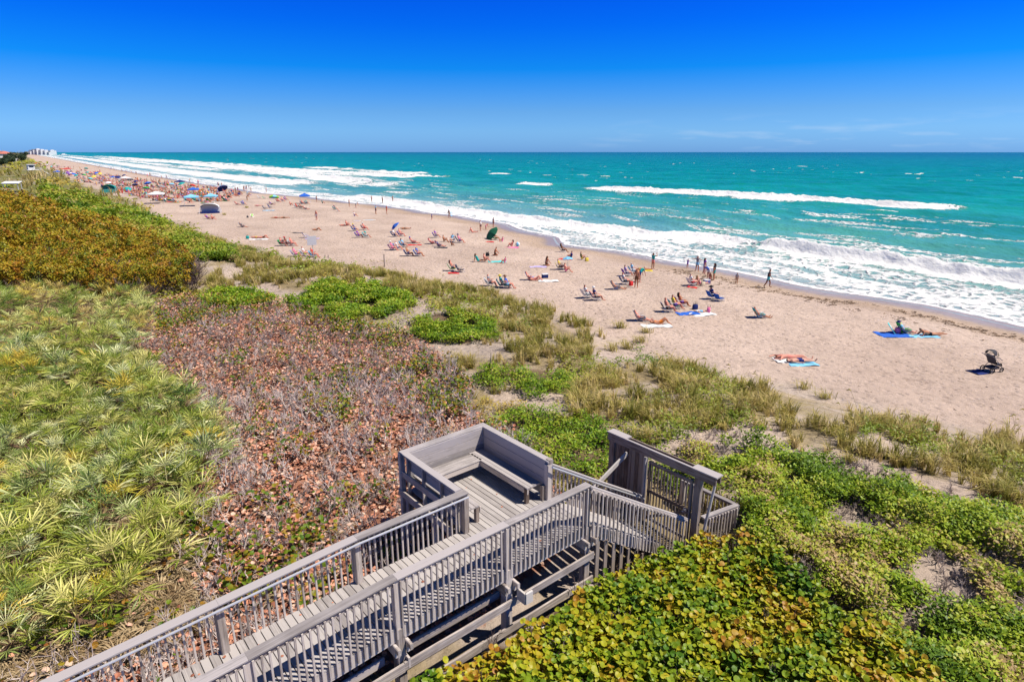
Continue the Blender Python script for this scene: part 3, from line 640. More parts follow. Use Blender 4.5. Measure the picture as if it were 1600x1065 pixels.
def shrub(seed, H=1.0):
    rg = random.Random(seed); b_ = MB(); tw = []
    def grow(p, d, L, r, lev):
        pts = [p]; q = p.copy(); dd = d.copy()
        for i in range(3):
            dd = dd + np.array([rg.uniform(-.35, .35), rg.uniform(-.35, .35), rg.uniform(-.12, .25)]); dd /= np.linalg.norm(dd); q = q + dd * L / 3; pts.append(q)
        b_.tube(pts, [r, r * .85, r * .7, r * .45], 4 if lev else 5, False)
        if lev < 3:
            for i in range(rg.choice((2, 3)) if lev else 3):
                k = rg.choice((1, 2, 3)); nd = dd + np.array([rg.uniform(-1, 1), rg.uniform(-1, 1), rg.uniform(-.2, .6)]) * .95; nd /= np.linalg.norm(nd)
                grow(pts[k], nd, L * rg.uniform(.55, .8), r * .6, lev + 1)
    for i in range(rg.choice((2, 3, 4))):
        a_ = rg.uniform(0, 6.28); d = np.array([math.cos(a_) * .7, math.sin(a_) * .7, .8]); grow(np.array([rg.uniform(-.1, .1), rg.uniform(-.1, .1), -.08]), d / np.linalg.norm(d), H * .5, .026, 0)
    return b_
sh_t = []
for k in range(9):
    o = shrub(300 + k).build('bare_shrub', twig_m); sh_t.append(o.data); bpy.data.objects.remove(o)
P = sample('dry', 5000, .4); P = P[~inzone('palm', P[:, 0], P[:, 1], .7) & ~inzone('x', P[:, 0], P[:, 1], .1, polys=strawz)]; P = P[clear_deck(P, .35)]
px, py = pix(P[:, 0], P[:, 1], P[:, 2] + .4); P = P[(px > -40) & (py < 1090)]
kept = []
for p in P:
    if all((p[0] - q[0]) ** 2 + (p[1] - q[1]) ** 2 > .52 ** 2 for q in kept): kept.append(p)
print('shrubs', len(kept)); kept.sort(key=lambda p: p[0] ** 2 + p[1] ** 2)
for i, p in enumerate(kept[:296]):
    o = bpy.data.objects.new('bare_shrub', sh_t[i % 9]); COL.objects.link(o); o.location = (p[0], p[1], p[2]); o.rotation_euler = (0, 0, random.uniform(0, 6.28)); s_ = random.uniform(.6, 1.15); o.scale = (s_, s_, s_ * random.uniform(.9, 1.25))
    tag(o, 'leafless grey twiggy shrub rising from fallen brown leaves behind the boardwalk', 'shrub', 'leafless shrubs in the dry patch')
if len(kept) > 296:
    b_ = MB()
    tw = [shrub(330 + k, .8) for k in range(3)]; temps = [(np.concatenate(t.v), np.concatenate(t.f4)) for t in tw]
    Q = np.array(kept[296:]); n = len(Q)
    twm2 = leafmat('grey_twig_far', [(0, (.24, .18, .16)), (1, (.48, .41, .38))], .85, 0)
    scatter('dry_brush', temps, Q, U(0, 6.28, n), U(0, .3, n), U(.6, 1.1, n), U(0, 1, n), twm2, 'far mass of bare grey brush at the back of the dry patch', 'brush')

tw = [shrub(340 + k, .75) for k in range(4)]; temps = [(np.concatenate(t.v), np.concatenate(t.f4)) for t in tw]
Q = sample('dry', 420, .3); Q = Q[~inzone('palm', Q[:, 0], Q[:, 1], .7) & ~inzone('x', Q[:, 0], Q[:, 1], .1, polys=strawz)]; Q = Q[clear_deck(Q, .3)]; n = len(Q)
scatter('thin_brush', temps, Q, U(0, 6.28, n), U(0, .25, n), U(.6, 1.05, n), U(0, 1, n), leafmat('grey_twig_thin', [(0, (.36, .27, .25)), (1, (.76, .66, .62))], .85, 0), 'thin grey twigs tangled between the larger leafless shrubs', 'brush')
# ---- sea grape: round leaves on low branches
SG = [(0, (.08, .18, .012)), (.3, (.22, .31, .014)), (.55, (.43, .42, .02)), (.75, (.46, .32, .02)), (.92, (.38, .16, .02)), (1, (.44, .25, .03))]
sg_m = leafmat('sea_grape_leaf', SG, .45, .25, .3)
gold_m = leafmat('sea_grape_gold', [(0, (.10, .15, .012)), (.35, (.26, .25, .015)), (.6, (.44, .31, .02)), (.8, (.42, .21, .02)), (1, (.32, .12, .02))], .5, .2, .25)
sprout_m = leafmat('sea_grape_sprout', [(0, (.06, .13, .012)), (.45, (.17, .24, .014)), (.75, (.34, .24, .02)), (1, (.34, .12, .03))], .5, .25, .25)
dark_tw = leafmat('dark_branch', [(0, (.09, .055, .05)), (1, (.22, .16, .14))], .85, 0)
def grape_mass(name, zone, n, h, size, tint_lo, tint_hi, label, near=True, polys=None, tilt=1.0, k=7, twigs=0, mound=3.2, mat_=None, ntw=500):
    P = sample(zone, n, h * .9, near, polys=polys)
    P = P[clear_deck(P)]
    n = len(P); d = np.hypot(P[:, 0], P[:, 1]); gro = np.maximum(1, d / (22 if near else 45))
    top = h * (.55 + .75 * fbm(P[:, 0] / mound, P[:, 1] / mound, 201)) * (.72 + .5 * fbm(P[:, 0] / .8, P[:, 1] / .8, 203, 2))
    dep = RNG.random(n) ** 1.25
    P[:, 2] += top * (1 - .75 * dep)
    tt_ = np.clip(tint_lo + (tint_hi - tint_lo) * (fbm(P[:, 0] / .5, P[:, 1] / .5, 205) * 1.7 - .4) + U(-.24, .24, n), 0, 1)
    o = scatter(name, [round_leaf(k, .16), round_leaf(k, -.1), round_leaf(k, .3)] if k > 4 else [sprig(7, .3, .3, 5, .25), sprig(7, .3, .3, 6, .3)], P, U(0, 6.28, n), U(.05, tilt, n), U(size * .7, size * 1.3, n) * gro if k > 4 else gro * size * 3.2, tt_, mat_ or sg_m, label, 'sea grape')
    if twigs:
        tw = [shrub(360 + j, 1.1) for j in range(3)]; temps = [(np.concatenate(t.v), np.concatenate(t.f4)) for t in tw]
        Q = P[RNG.integers(0, n, ntw)].copy(); Q[:, 2] = terrain(Q[:, 0], Q[:, 1]); m = len(Q)
        scatter(name + '_branches', temps, Q, U(0, 6.28, m), U(0, .4, m), U(.7, 1.1, m) * twigs, U(0, 1, m), dark_tw, 'dark branches inside the ' + label[-40:].split(' ', 1)[1], 'branches')
    return o
grape_mass('sea_grape_thicket', 'front', 26000, 1.25, .12, .10, .84, 'glossy green and bronze round leaved sea grape filling the lower right corner', k=8, twigs=1.0, ntw=150)
grape_mass('golden_thicket', 'gold', 46000, 2.3, .15, .12, 1.0, 'tall golden brown sea grape thicket with dark stems at the upper left', near=False, k=4, tilt=1.1, twigs=2.0, mound=7, ntw=900, mat_=gold_m)
# sea grape sprouting through the dry patch
drg = [[(430, 480), (530, 498), (640, 520), (650, 540), (560, 545), (470, 500)], [(600, 560), (700, 555), (745, 600), (730, 650), (690, 650), (640, 610), (560, 600), (540, 640), (590, 680), (560, 690), (500, 640), (520, 590)], [(470, 600), (490, 590), (500, 620), (480, 630)],
       [(235, 490), (290, 470), (420, 462), (440, 485), (320, 500), (250, 520)], [(230, 640), (300, 655), (310, 690), (250, 690)], [(240, 800), (300, 770), (330, 820), (370, 860), (330, 900), (250, 850)], [(380, 850), (480, 810), (540, 830), (440, 920), (380, 960), (340, 940)], [(640, 720), (700, 690), (720, 720), (650, 760)],
       [(80, 980), (130, 960), (140, 1000), (80, 1010)], [(620, 860), (680, 820), (700, 850), (560, 930), (480, 960), (470, 920)]]
P = sample('x', 12000, .3, polys=drg); P = P[clear_deck(P) & (fbm(P[:, 0] / .9, P[:, 1] / .9, 231) > .50)]; n = len(P); P[:, 2] += U(.15, .75, n)
scatter('sea_grape_sprouts', [round_leaf(7, .2), round_leaf(7, -.1)], P, U(0, 6.28, n), U(.1, 1.1, n), U(.09, .17, n), np.clip(U(.0, .9, n), 0, 1), sprout_m, 'green and bronze sea grape sprouts among the dry leafless shrubs', 'sea grape')

P = sample('dry', 26000, .3); P = P[clear_deck(P) & ~inzone('palm', P[:, 0], P[:, 1], .7) & (fbm(P[:, 0] / .8, P[:, 1] / .8, 251, 3) > .625)]; n = len(P); P[:, 2] += U(.1, .8, n)
scatter('rust_sprouts', [round_leaf(7, .2), round_leaf(7, -.1)], P, U(0, 6.28, n), U(.1, 1.1, n), U(.08, .15, n), np.clip(U(.0, 1.0, n), 0, 1), sprout_m, 'small green and rust leaf clumps dotted through the dry shrubs', 'sea grape')
# ---- low bright green cover
gr_m = leafmat('low_green_leaf', [(0, (.08, .17, .008)), (.45, (.21, .35, .013)), (.75, (.38, .47, .03)), (1, (.52, .46, .08))], .5, .3, .3)
P = sample('brg', 10500, .3, True); P = P[fbm(P[:, 0] / 1.2, P[:, 1] / 1.2, 209) > .42]; d = np.hypot(P[:, 0], P[:, 1]); n = len(P); P[:, 2] += (.15 + .5 * fbm(P[:, 0] / 1.5, P[:, 1] / 1.5, 211)) * (1 - U(0, 1, n) ** 2 * .8) - .05
spr = [sprig(9, .22, .10, 20 + k, .18, .9) for k in range(4)]
scatter('bay_bean_cover', spr, P, U(0, 6.28, n), U(0, .5, n), np.maximum(1, d / 26) * U(.8, 1.2, n), np.clip(.45 + U(-.4, .4, n) + (fbm(P[:, 0], P[:, 1], 213) - .5), 0, 1), gr_m, 'bright green leafy ground cover in patches across the dune', 'ground cover')
scrub_m = leafmat('scrub_leaf', [(0, (.11, .20, .01)), (.4, (.28, .40, .018)), (.7, (.44, .50, .04)), (.9, (.52, .45, .08)), (1, (.48, .34, .16))], .5, .25, .3)
P = sample('low', 15000, .35, True); P = P[clear_deck(P) & ~inzone('sand', P[:, 0], P[:, 1], .1, 10)]; P = P[fbm(P[:, 0] / .9, P[:, 1] / .9, 217) > .435]; n = len(P); P[:, 2] += (.02 + 1.1 * fbm(P[:, 0] / 1.2, P[:, 1] / 1.2, 219) ** 1.4) * (1 - U(0, 1, n) ** 2 * .85)
scatter('green_scrub', spr, P, U(0, 6.28, n), U(0, .6, n), U(.75, 1.2, n), np.clip(.5 + U(-.4, .4, n) + (fbm(P[:, 0] / 1.4, P[:, 1] / 1.4, 221) - .5) * 2.2, 0, 1), scrub_m, 'low yellow green leafy scrub right of the boardwalk', 'scrub')
tw = [shrub(380 + j, .7) for j in range(4)]; temps = [(np.concatenate(t.v), np.concatenate(t.f4)) for t in tw]
P = sample('low', 600, .2, True); P = P[clear_deck(P)]; n = len(P)
scatter('grey_twigs', temps, P, U(0, 6.28, n), U(0, .6, n), U(.35, .75, n), U(.2, 1, n), leafmat('pale_twig', [(0, (.34, .27, .24)), (1, (.62, .52, .47))], .85, 0), 'tangle of bare grey twigs showing through the low scrub', 'twigs')

mixo = leafmat('olive_creeper_leaf', [(0, (.09, .17, .01)), (.4, (.22, .31, .015)), (.7, (.36, .40, .04)), (1, (.46, .34, .08))], .5, .25)
P = sample('olive', 9000, .3, False); d = np.hypot(P[:, 0], P[:, 1]); P = P[fbm(P[:, 0] / 5, P[:, 1] / 5, 261) > .43]; d = np.hypot(P[:, 0], P[:, 1]); n = len(P); P[:, 2] += U(0, .5, n)
scatter('olive_creeper', spr, P, U(0, 6.28, n), U(0, .5, n), np.maximum(1, d / 28) * U(.8, 1.2, n), np.clip(.4 + U(-.3, .3, n) + (fbm(P[:, 0] / 4, P[:, 1] / 4, 263) - .5) * 2, 0, 1), mixo, 'olive green creepers beside the golden thicket', 'ground cover')
# ---- sea oats
oat_m = leafmat('sea_oat_blade', [(0, (.22, .23, .035)), (.4, (.43, .37, .08)), (.75, (.62, .48, .18)), (1, (.76, .60, .33))], .6, .3)
tu = [tuft(26, .85, .75, 30 + k) for k in range(5)]
P = sample('oats', 5600, .45, True); P = P[clear_deck(P) & ~inzone('sand', P[:, 0], P[:, 1], .1, 8)]; P = P[fbm(P[:, 0] / 1.1, P[:, 1] / 1.1, 223) > .515]; n = len(P); d = np.hypot(P[:, 0], P[:, 1])
scatter('sea_oats', tu, P, U(0, 6.28, n), U(0, .3, n), U(.75, 1.15, n) * np.maximum(1, d / 70), np.clip(.42 + U(-.35, .35, n) + (fbm(P[:, 0] / 2, P[:, 1] / 2, 225) - .5), 0, 1), oat_m, 'tall olive and straw coloured dune grass along the top of the beach', 'dune grass')
# single tufts one can tell apart
tuft_spots = [(1255, 607), (1288, 622), (970, 512), (1000, 535), (1010, 520), (955, 548), (1237, 668), (980, 545), (385, 325), (335, 322), (350, 336), (660, 452), (1130, 670), (1330, 722), (1190, 668), (960, 600), (1075, 668), (1545, 768), (1410, 690), (1300, 680)]
for i, (px, py) in enumerate(tuft_spots):
    x, y, z = hit(px, py)
    v, f = tuft(70, .75, 1.35, 400 + i, .014); v[:, :2] *= 1.0; root_ = np.repeat(RNG.normal(0, .15, (len(v) // 5, 2)), 5, 0); v[:, :2] += root_ * np.array([1.3, .8]); v *= random.uniform(.7, 1.0)
    o = mk('grass_tuft', v, [f], oat_m, loc=(x, y, z), attrs=dict(tint=np.repeat(RNG.uniform(.1, .8, len(v) // 5), 5), part=np.zeros(len(v))))
    tag(o, 'lone tuft of wind bent dune grass growing in bare sand', 'grass tuft', 'single tufts of dune grass')
# seed stalks
b_ = MB(); stalks = []
P = sample('oats', 260, .5, True); P = P[clear_deck(P)]
st_t = []
for k in range(3):
    bb_ = MB(); bb_.tube([(0, 0, 0), (-.06, .02, .7), (-.25 - .05 * k, .06, 1.25)], [.006, .005, .004], 3, False); bb_.tube([(-.25 - .05 * k, .06, 1.25), (-.36, .08, 1.3), (-.46, .1, 1.24)], [.012, .03, .006], 4); st_t.append((np.concatenate(bb_.v), np.concatenate(bb_.f4)))
n = len(P); scatter('sea_oat_stalks', st_t, P, U(-.5, .5, n), U(0, .2, n), U(.8, 1.2, n), U(.4, 1, n), oat_m, 'thin seed stalks of sea oats standing above the dune grass', 'sea oats')

# ---- the open dune between the stands: mixed grass and creeping green, thinning into sand
px = RNG.uniform(-350, 1900, 60000); py = RNG.uniform(246, 800, 60000)
x, y = at(px, py, 2.6); x, y = at(px, py, np.clip(terrain(x, y), 0, 6) + .2)
s_, t_ = st(x, y); u_ = t_ - edge_t(s_); z = terrain(x, y); d = np.hypot(x, y)
ok = (u_ < -1 + (fbm(x / 4, y / 4, 233) - .5) * 4) & (d < 1500)
for nm in ('palm', 'gold', 'front', 'low', 'dry', 'brg', 'sand'): ok &= ~inzone(nm, x, y, .3)
P = np.stack([x, y, z], -1)[ok]; P = P[clear_deck(P)]; d = np.hypot(P[:, 0], P[:, 1]); f_ = fbm(P[:, 0] / (2 + d / 25), P[:, 1] / (2 + d / 25), 235)
keep_g = (f_ > .40) | (d > 130); P = P[keep_g]; d = d[keep_g]; f_ = f_[keep_g]; n = len(P); print('dune cover', n)
isg = (f_ > .55)
Pg, dg = P[isg], d[isg]; m = len(Pg); Pg[:, 2] += U(.0, .35, m)
mixm = leafmat('dune_creeper_leaf', [(0, (.11, .19, .012)), (.4, (.24, .31, .02)), (.7, (.38, .36, .05)), (1, (.50, .36, .08))], .5, .25)
scatter('dune_creeper', spr, Pg, U(0, 6.28, m), U(0, .5, m), np.maximum(1.1, dg / 24) * U(.8, 1.2, m), np.clip(.35 + (fbm(Pg[:, 0] / (3 + dg / 12), Pg[:, 1] / (3 + dg / 12), 237) - .45) * 2.2 + U(-.2, .2, m), 0, 1), mixm, 'olive green creeping plants on the open dune', 'ground cover')
Pg, dg = P[~isg], d[~isg]; Pg, dg = Pg[::3], dg[::3]; m = len(Pg)
tu2 = [tuft(16, .6, .7, 50 + k, .014) for k in range(4)]
scatter('dune_grass', tu2, Pg, U(0, 6.28, m), U(0, .3, m), U(.6, 1.1, m) * np.maximum(1, dg / 45), np.clip(.55 + U(-.35, .35, m), 0, 1), oat_m, 'sparse dry grass on the open dune behind the beach', 'dune grass')
# seaweed left along the last high water line
n = 2600; px = RNG.uniform(1250, 1900, n); q = (px - 1250) / 350
s0 = RNG.uniform(-60, 42, n); off_ = RNG.normal(-6.2, .9, n) + RNG.choice([0, -2.6], n, p=[.75, .25]); T0 = shore_t(s0) + off_
x, y = s0 * SX + T0 * TX, s0 * SY + T0 * TY; P = np.stack([x, y, terrain(x, y) + .015], -1); P = P[fbm(s0 / 3, off_ / 2, 241) > .45]; n = len(P)
scatter('seaweed', [sprig(6, .16, .14, 70, .03, .1), sprig(6, .12, .2, 71, .04, .1)], P, U(0, 6.28, n), U(0, .2, n), U(.5, 1.2, n), U(0, 1, n), leafmat('seaweed_brown', [(0, (.06, .035, .02)), (1, (.2, .12, .06))], .8, 0), 'dark brown seaweed in a broken line along the wet sand', 'seaweed')
# small debris and pits on the trodden sand
n = 3000; s0 = RNG.uniform(-40, 160, n); q = RNG.random(n); T0 = edge_t(s0) + 1 + q * (shore_t(s0) - edge_t(s0) - 8); x, y = s0 * SX + T0 * TX, s0 * SY + T0 * TY
P = np.stack([x, y, terrain(x, y) + .01], -1)
scatter('beach_debris', [sprig(2, .05, .09, 74, .02, .1), sprig(3, .08, .06, 75, .02, .1)], P, U(0, 6.28, n), U(0, .2, n), U(.4, 1.1, n), U(0, 1, n), leafmat('debris_brown', [(0, (.14, .09, .06)), (.6, (.3, .22, .16)), (1, (.62, .55, .5))], .9, 0), 'scattered bits of shell and dry weed on the sand', 'debris')
# ================================================================== the boardwalk
def W(w_, n_, z_): return np.array([w_ * .766 + n_ * .643, w_ * .643 - n_ * .766, z_])
DW = np.array([.766, .643, 0.]); DN = np.array([.643, -.766, 0.]); DZ = np.array([0, 0, 1.])
def zd(w_): return 4.5 - (.055 * (4.4 - w_) if w_ < 4.4 else 0)
def woodmat(name, c0, c1, c2, rough=.8):
    m, nt, b = newmat(name)
    g = N(nt, 'ShaderNodeAttribute', attribute_name='grain'); r_ = N(nt, 'ShaderNodeAttribute', attribute_name='rnd')
    mp = N(nt, 'ShaderNodeMapping'); mp.inputs['Scale'].default_value = (1.3, 38, 38); nt.links.new(g.outputs['Vector'], mp.inputs[0])
    n1_ = N(nt, 'ShaderNodeTexNoise'); n1_.inputs['Scale'].default_value = 1.; n1_.inputs['Detail'].default_value = 5; n1_.inputs['Roughness'].default_value = .65; nt.links.new(mp.outputs[0], n1_.inputs['Vector'])
    n2_ = N(nt, 'ShaderNodeTexNoise'); n2_.inputs['Scale'].default_value = 2.2; n2_.inputs['Detail'].default_value = 3; nt.links.new(g.outputs['Vector'], n2_.inputs['Vector'])
    a = N(nt, 'ShaderNodeMath', operation='MULTIPLY_ADD'); nt.links.new(r_.outputs['Fac'], a.inputs[0]); a.inputs[1].default_value = .46; nt.links.new(n1_.outputs['Fac'], a.inputs[2])
    a2 = N(nt, 'ShaderNodeMath', operation='MULTIPLY_ADD'); nt.links.new(n2_.outputs['Fac'], a2.inputs[0]); a2.inputs[1].default_value = .5; nt.links.new(a.outputs[0], a2.inputs[2])
    rp = ramp(nt, [(.62, c0), (.92, c1), (1., c2)]); nt.links.new(a2.outputs[0], rp.inputs[0]); nt.links.new(rp.outputs[0], b.inputs['Base Color'])
    b.inputs['Roughness'].default_value = rough; b.inputs['Specular IOR Level'].default_value = .25
    bm = N(nt, 'ShaderNodeBump'); bm.inputs['Strength'].default_value = .35; bm.inputs['Distance'].default_value = .006; nt.links.new(n1_.outputs['Fac'], bm.inputs['Height']); nt.links.new(bm.outputs[0], b.inputs['Normal'])
    return m
WOOD = woodmat('weathered_wood', (.22, .18, .16), (.44, .38, .345), (.58, .51, .47))
DECKW = woodmat('deck_wood', (.28, .25, .24), (.39, .355, .34), (.47, .43, .41))
CAPW = woodmat('rail_cap_wood', (.22, .195, .19), (.33, .30, .295), (.43, .39, .385))
BROWNW = woodmat('brown_wood', (.10, .07, .055), (.21, .155, .125), (.33, .27, .23))
PALEW = woodmat('bleached_wood', (.36, .32, .30), (.52, .47, .44), (.62, .57, .53))
STEEL = simple('pipe_steel', (.66, .65, .64), .32, .5, .45, .05)
base = W(5, -9.4, 2.7)
bw = empty('boardwalk', base, 0, 'weathered grey wooden boardwalk with benches and picket railings leading to the beach', 'boardwalk')
def part(mb, name, m, parent=bw, label=None):
    o = mb.build(name, m, None, base=base); o.parent = parent
    if label: o['label'] = label
    return o
# deck: cross boards
b_ = MB(); w0 = -5.0
while w0 < 9.62:
    n0, n1_ = (-12.72, -8.60) if w0 > 7.12 else (-10.33, -8.60)
    c = W(w0 + .07, (n0 + n1_) / 2, zd(w0) - .02); b_.box(c, DN * (n1_ - n0) / 2 * random.uniform(.997, 1.003), DW * .0685 + DZ * (.055 * .0685 if w0 < 4.4 else 0), DZ * .019, .004); w0 += .152
part(b_, 'deck', DECKW)
# joists and rim boards
b_ = MB()
segs = [(-5, 4.4), (4.4, 9.6)]
for n_ in (-8.625, -10.30):
    for a, c in segs: b_.beam(W(a, n_, zd(a) - .185), W(c, n_, zd(c) - .185), .045, .28)
for n_ in (-9.1, -9.46, -9.85):
    for a, c in segs: b_.beam(W(a, n_, zd(a) - .17), W(c, n_, zd(c) - .17), .045, .24)
for n_ in (-10.75, -11.3, -11.85, -12.4): b_.beam(W(7.1, n_, 4.33), W(9.55, n_, 4.33), .045, .24)
b_.beam(W(9.64, -12.8, 4.32), W(9.64, -10.1, 4.32), .045, .28); b_.beam(W(7.06, -12.8, 4.32), W(7.06, -10.36, 4.32), .045, .28); b_.beam(W(7.04, -12.75, 4.32), W(9.66, -12.75, 4.32), .045, .28)
part(b_, 'joist', WOOD)
# support posts down to the sand and the cross beams between them
PW = [9.56, 7.10, 4.45, 1.8, -.85, -3.5]
for w_ in PW:
    for n_ in (-8.66, -10.24):
        b_ = MB(); p = W(w_, n_, 0); zt = float(terrain(p[0], p[1])) - .5
        b_.beam(W(w_, n_, zt), W(w_, n_, zd(w_) - .05), .19 if w_ > 1 else .15, .19, up=DN, bev=.015); part(b_, 'support_post', WOOD)
for w_, n_ in ((7.1, -12.7), (9.55, -12.7), (9.55, -11.3), (7.1, -11.4)):
    b_ = MB(); b_.beam(W(w_, n_, 1.9), W(w_, n_, 4.42), .15, .15, up=DN, bev=.012); part(b_, 'support_post', WOOD)
for w_ in PW:
    for dw in (-.13, .13):
        b_ = MB(); z_ = zd(w_) - .47
        # beam end cut to a point, as the photograph shows
        b_.beam(W(w_ + dw, -10.7, z_), W(w_ + dw, -8.52, z_), .07, .26, bev=.02); b_.beam(W(w_ + dw, -8.52, z_ + .06), W(w_ + dw, -8.40, z_ + .06), .068, .13, bev=.03)
        part(b_, 'cross_beam', WOOD)
# outer rails along the posts, below the walkway
b_ = MB(); b_.beam(W(-5, -8.50, 3.30), W(4.45, -8.50, 3.62), .05, .2); b_.beam(W(4.45, -8.50, 3.64), W(9.7, -8.50, 3.66), .05, .19); part(b_, 'side_rail', WOOD)
b_ = MB(); b_.beam(W(4.55, -8.83, 3.70), W(7.02, -8.83, 3.72), .05, .19); b_.beam(W(4.55, -8.86, 3.68), W(4.55, -8.47, 3.68), .05, .24); part(b_, 'side_rail', WOOD)
b_ = MB(); b_.beam(W(-4, -8.83, 3.30), W(4.2, -8.83, 3.68), .05, .19); part(b_, 'side_rail', WOOD)
b_ = MB(); b_.beam(W(7.25, -8.46, 3.86), W(7.25, -8.20, 3.86), .05, .28); b_.beam(W(7.25, -8.2, 3.86), W(7.44, -8.2, 3.86), .05, .28); part(b_, 'bracket', PALEW)
b_ = MB(); b_.beam(W(-5, -8.50, 2.72), W(4.45, -8.50, 2.98), .05, .2); b_.beam(W(4.45, -8.50, 2.98), W(9.7, -8.50, 2.98), .05, .19); part(b_, 'side_rail', WOOD)
b_ = MB(); b_.beam(W(6.9, -8.38, 2.52), W(12.2, -8.42, 2.35), .05, .2); b_.beam(W(3, -8.36, 2.5), W(6.0, -8.36, 2.52), .05, .18); part(b_, 'base_board', PALEW)
# railings
def railing(name, pts, side, cap_n=.0, handrail=False, cap_w=.20, bal=True, posts=None, bal_from=-.24, post_top=1.02, first=0):
    """pts: (w, n, z of the walking surface) along the rail; side +1: outside is +n"""
    root = empty('railing', pts[0] if False else (0, 0, 0)); root.parent = bw; root.location = (0, 0, 0)
    P = [W(a, n_, z_) for a, n_, z_ in pts]
    cap = MB()
    for i in range(len(P) - 1):
        d = P[i + 1] - P[i]; d /= np.linalg.norm(d)
        cap.beam(P[i] + DZ * 1.05 - d * (.04 if i == 0 else 0), P[i + 1] + DZ * 1.05 + d * (.04 if i == len(P) - 2 else -.003), cap_w, .042, bev=.008)
    part(cap, 'rail_cap', CAPW, root)
    sub = MB(); b2 = MB()
    for i in range(len(P) - 1):
        d = P[i + 1] - P[i]; L = np.linalg.norm(d[:2]); dn = d / np.linalg.norm(d); o_ = np.array([dn[1], -dn[0], 0]); o_ /= np.linalg.norm(o_); o_ = o_ * side
        sub.beam(P[i] + DZ * .975 + o_ * .045, P[i + 1] + DZ * .975 + o_ * .045, .038, .10)
        if bal:
            k = int(L / .128)
            for j in range(k):
                q = P[i] + d * (j + .5) / k + o_ * .085; lean = random.uniform(-.012, .012)
                b2.beam(q + DZ * bal_from, q + DZ * 1.0 + dn * lean, .036, .036, up=dn, bev=.003)
    part(sub, 'sub_rail', WOOD, root)
    if bal: part(b2, 'balusters', WOOD, root)
    for i in (posts if posts is not None else range(len(pts))):
        b_ = MB(); b_.beam(P[i] - DZ * .30, P[i] + DZ * (post_top + random.uniform(-.01, .01)), .14, .14, up=DN, bev=.01); part(b_, 'post', WOOD, root)
    if handrail:
        b_ = MB()
        for i in range(len(P) - 1):
            d = P[i + 1] - P[i]; dn = d / np.linalg.norm(d); o_ = np.array([dn[1], -dn[0], 0]) * side; o_ /= np.linalg.norm(o_)
            b_.tube([P[i] + DZ * 1.0 - o_ * .16, P[i + 1] + DZ * 1.0 - o_ * .16], .024, 8)
            for f_ in (.2, .8):
                q = P[i] + d * f_; b_.tube([q + DZ * .93, q + DZ * .93 - o_ * .15, q + DZ * .99 - o_ * .16], .009, 5)
        part(b_, 'handrail', STEEL, root)
    return root
zz = lambda a: zd(a)
railing('left', [(a, -10.24, zz(a)) for a in (-5.5, -3.5, -.85, 1.8, 4.45, 7.16)], -1, handrail=True)
railing('right', [(a, -8.66, zz(a)) for a in (-5.5, -3.5, -.85, 1.8, 4.45, 7.10, 9.56)], 1)
# stairs down to the gate
ZB = 2.33; ST0, ST1 = 9.66, 12.75
b_ = MB(); nst = 13
for i in range(1, nst):
    f_ = i / nst; w_ = ST0 + (ST1 - ST0) * (i - .5) / (nst - 1); z_ = 4.5 - (4.5 - ZB) * f_
    for q in (-.07, .07): b_.box(W(w_ + q, -9.33, z_ - .02), DN * .72, DW * .063, DZ * .019, .004)
part(b_, 'stair_treads', DECKW)
b_ = MB()
for n_ in (-8.60, -10.07): b_.beam(W(ST0, n_, 4.30), W(ST1 + .2, n_ + (.12 if n_ > -9 else .12), ZB - .12), .05, .30)
part(b_, 'stringer', WOOD)
railing('stair right', [(9.60, -8.60, 4.47), (11.5, -8.42, 3.30), (13.22, -8.26, 2.27)], 1, cap_w=.12, posts=[])
railing('stair left', [(9.62, -10.06, 4.47), (11.5, -9.93, 3.30), (13.15, -9.80, 2.30)], -1, handrail=True, posts=[0], cap_w=.12)
# skirt of upright boards under the stairs
b_ = MB()
for i in range(8):
    w_ = 9.86 + i * .31; zt = 4.20 - (w_ - 9.66) * .70; b_.beam(W(w_, -8.52, 1.95), W(w_, -8.52, max(zt, 2.3)), .13, .035, up=DN)
part(b_, 'skirt_boards', BROWNW)
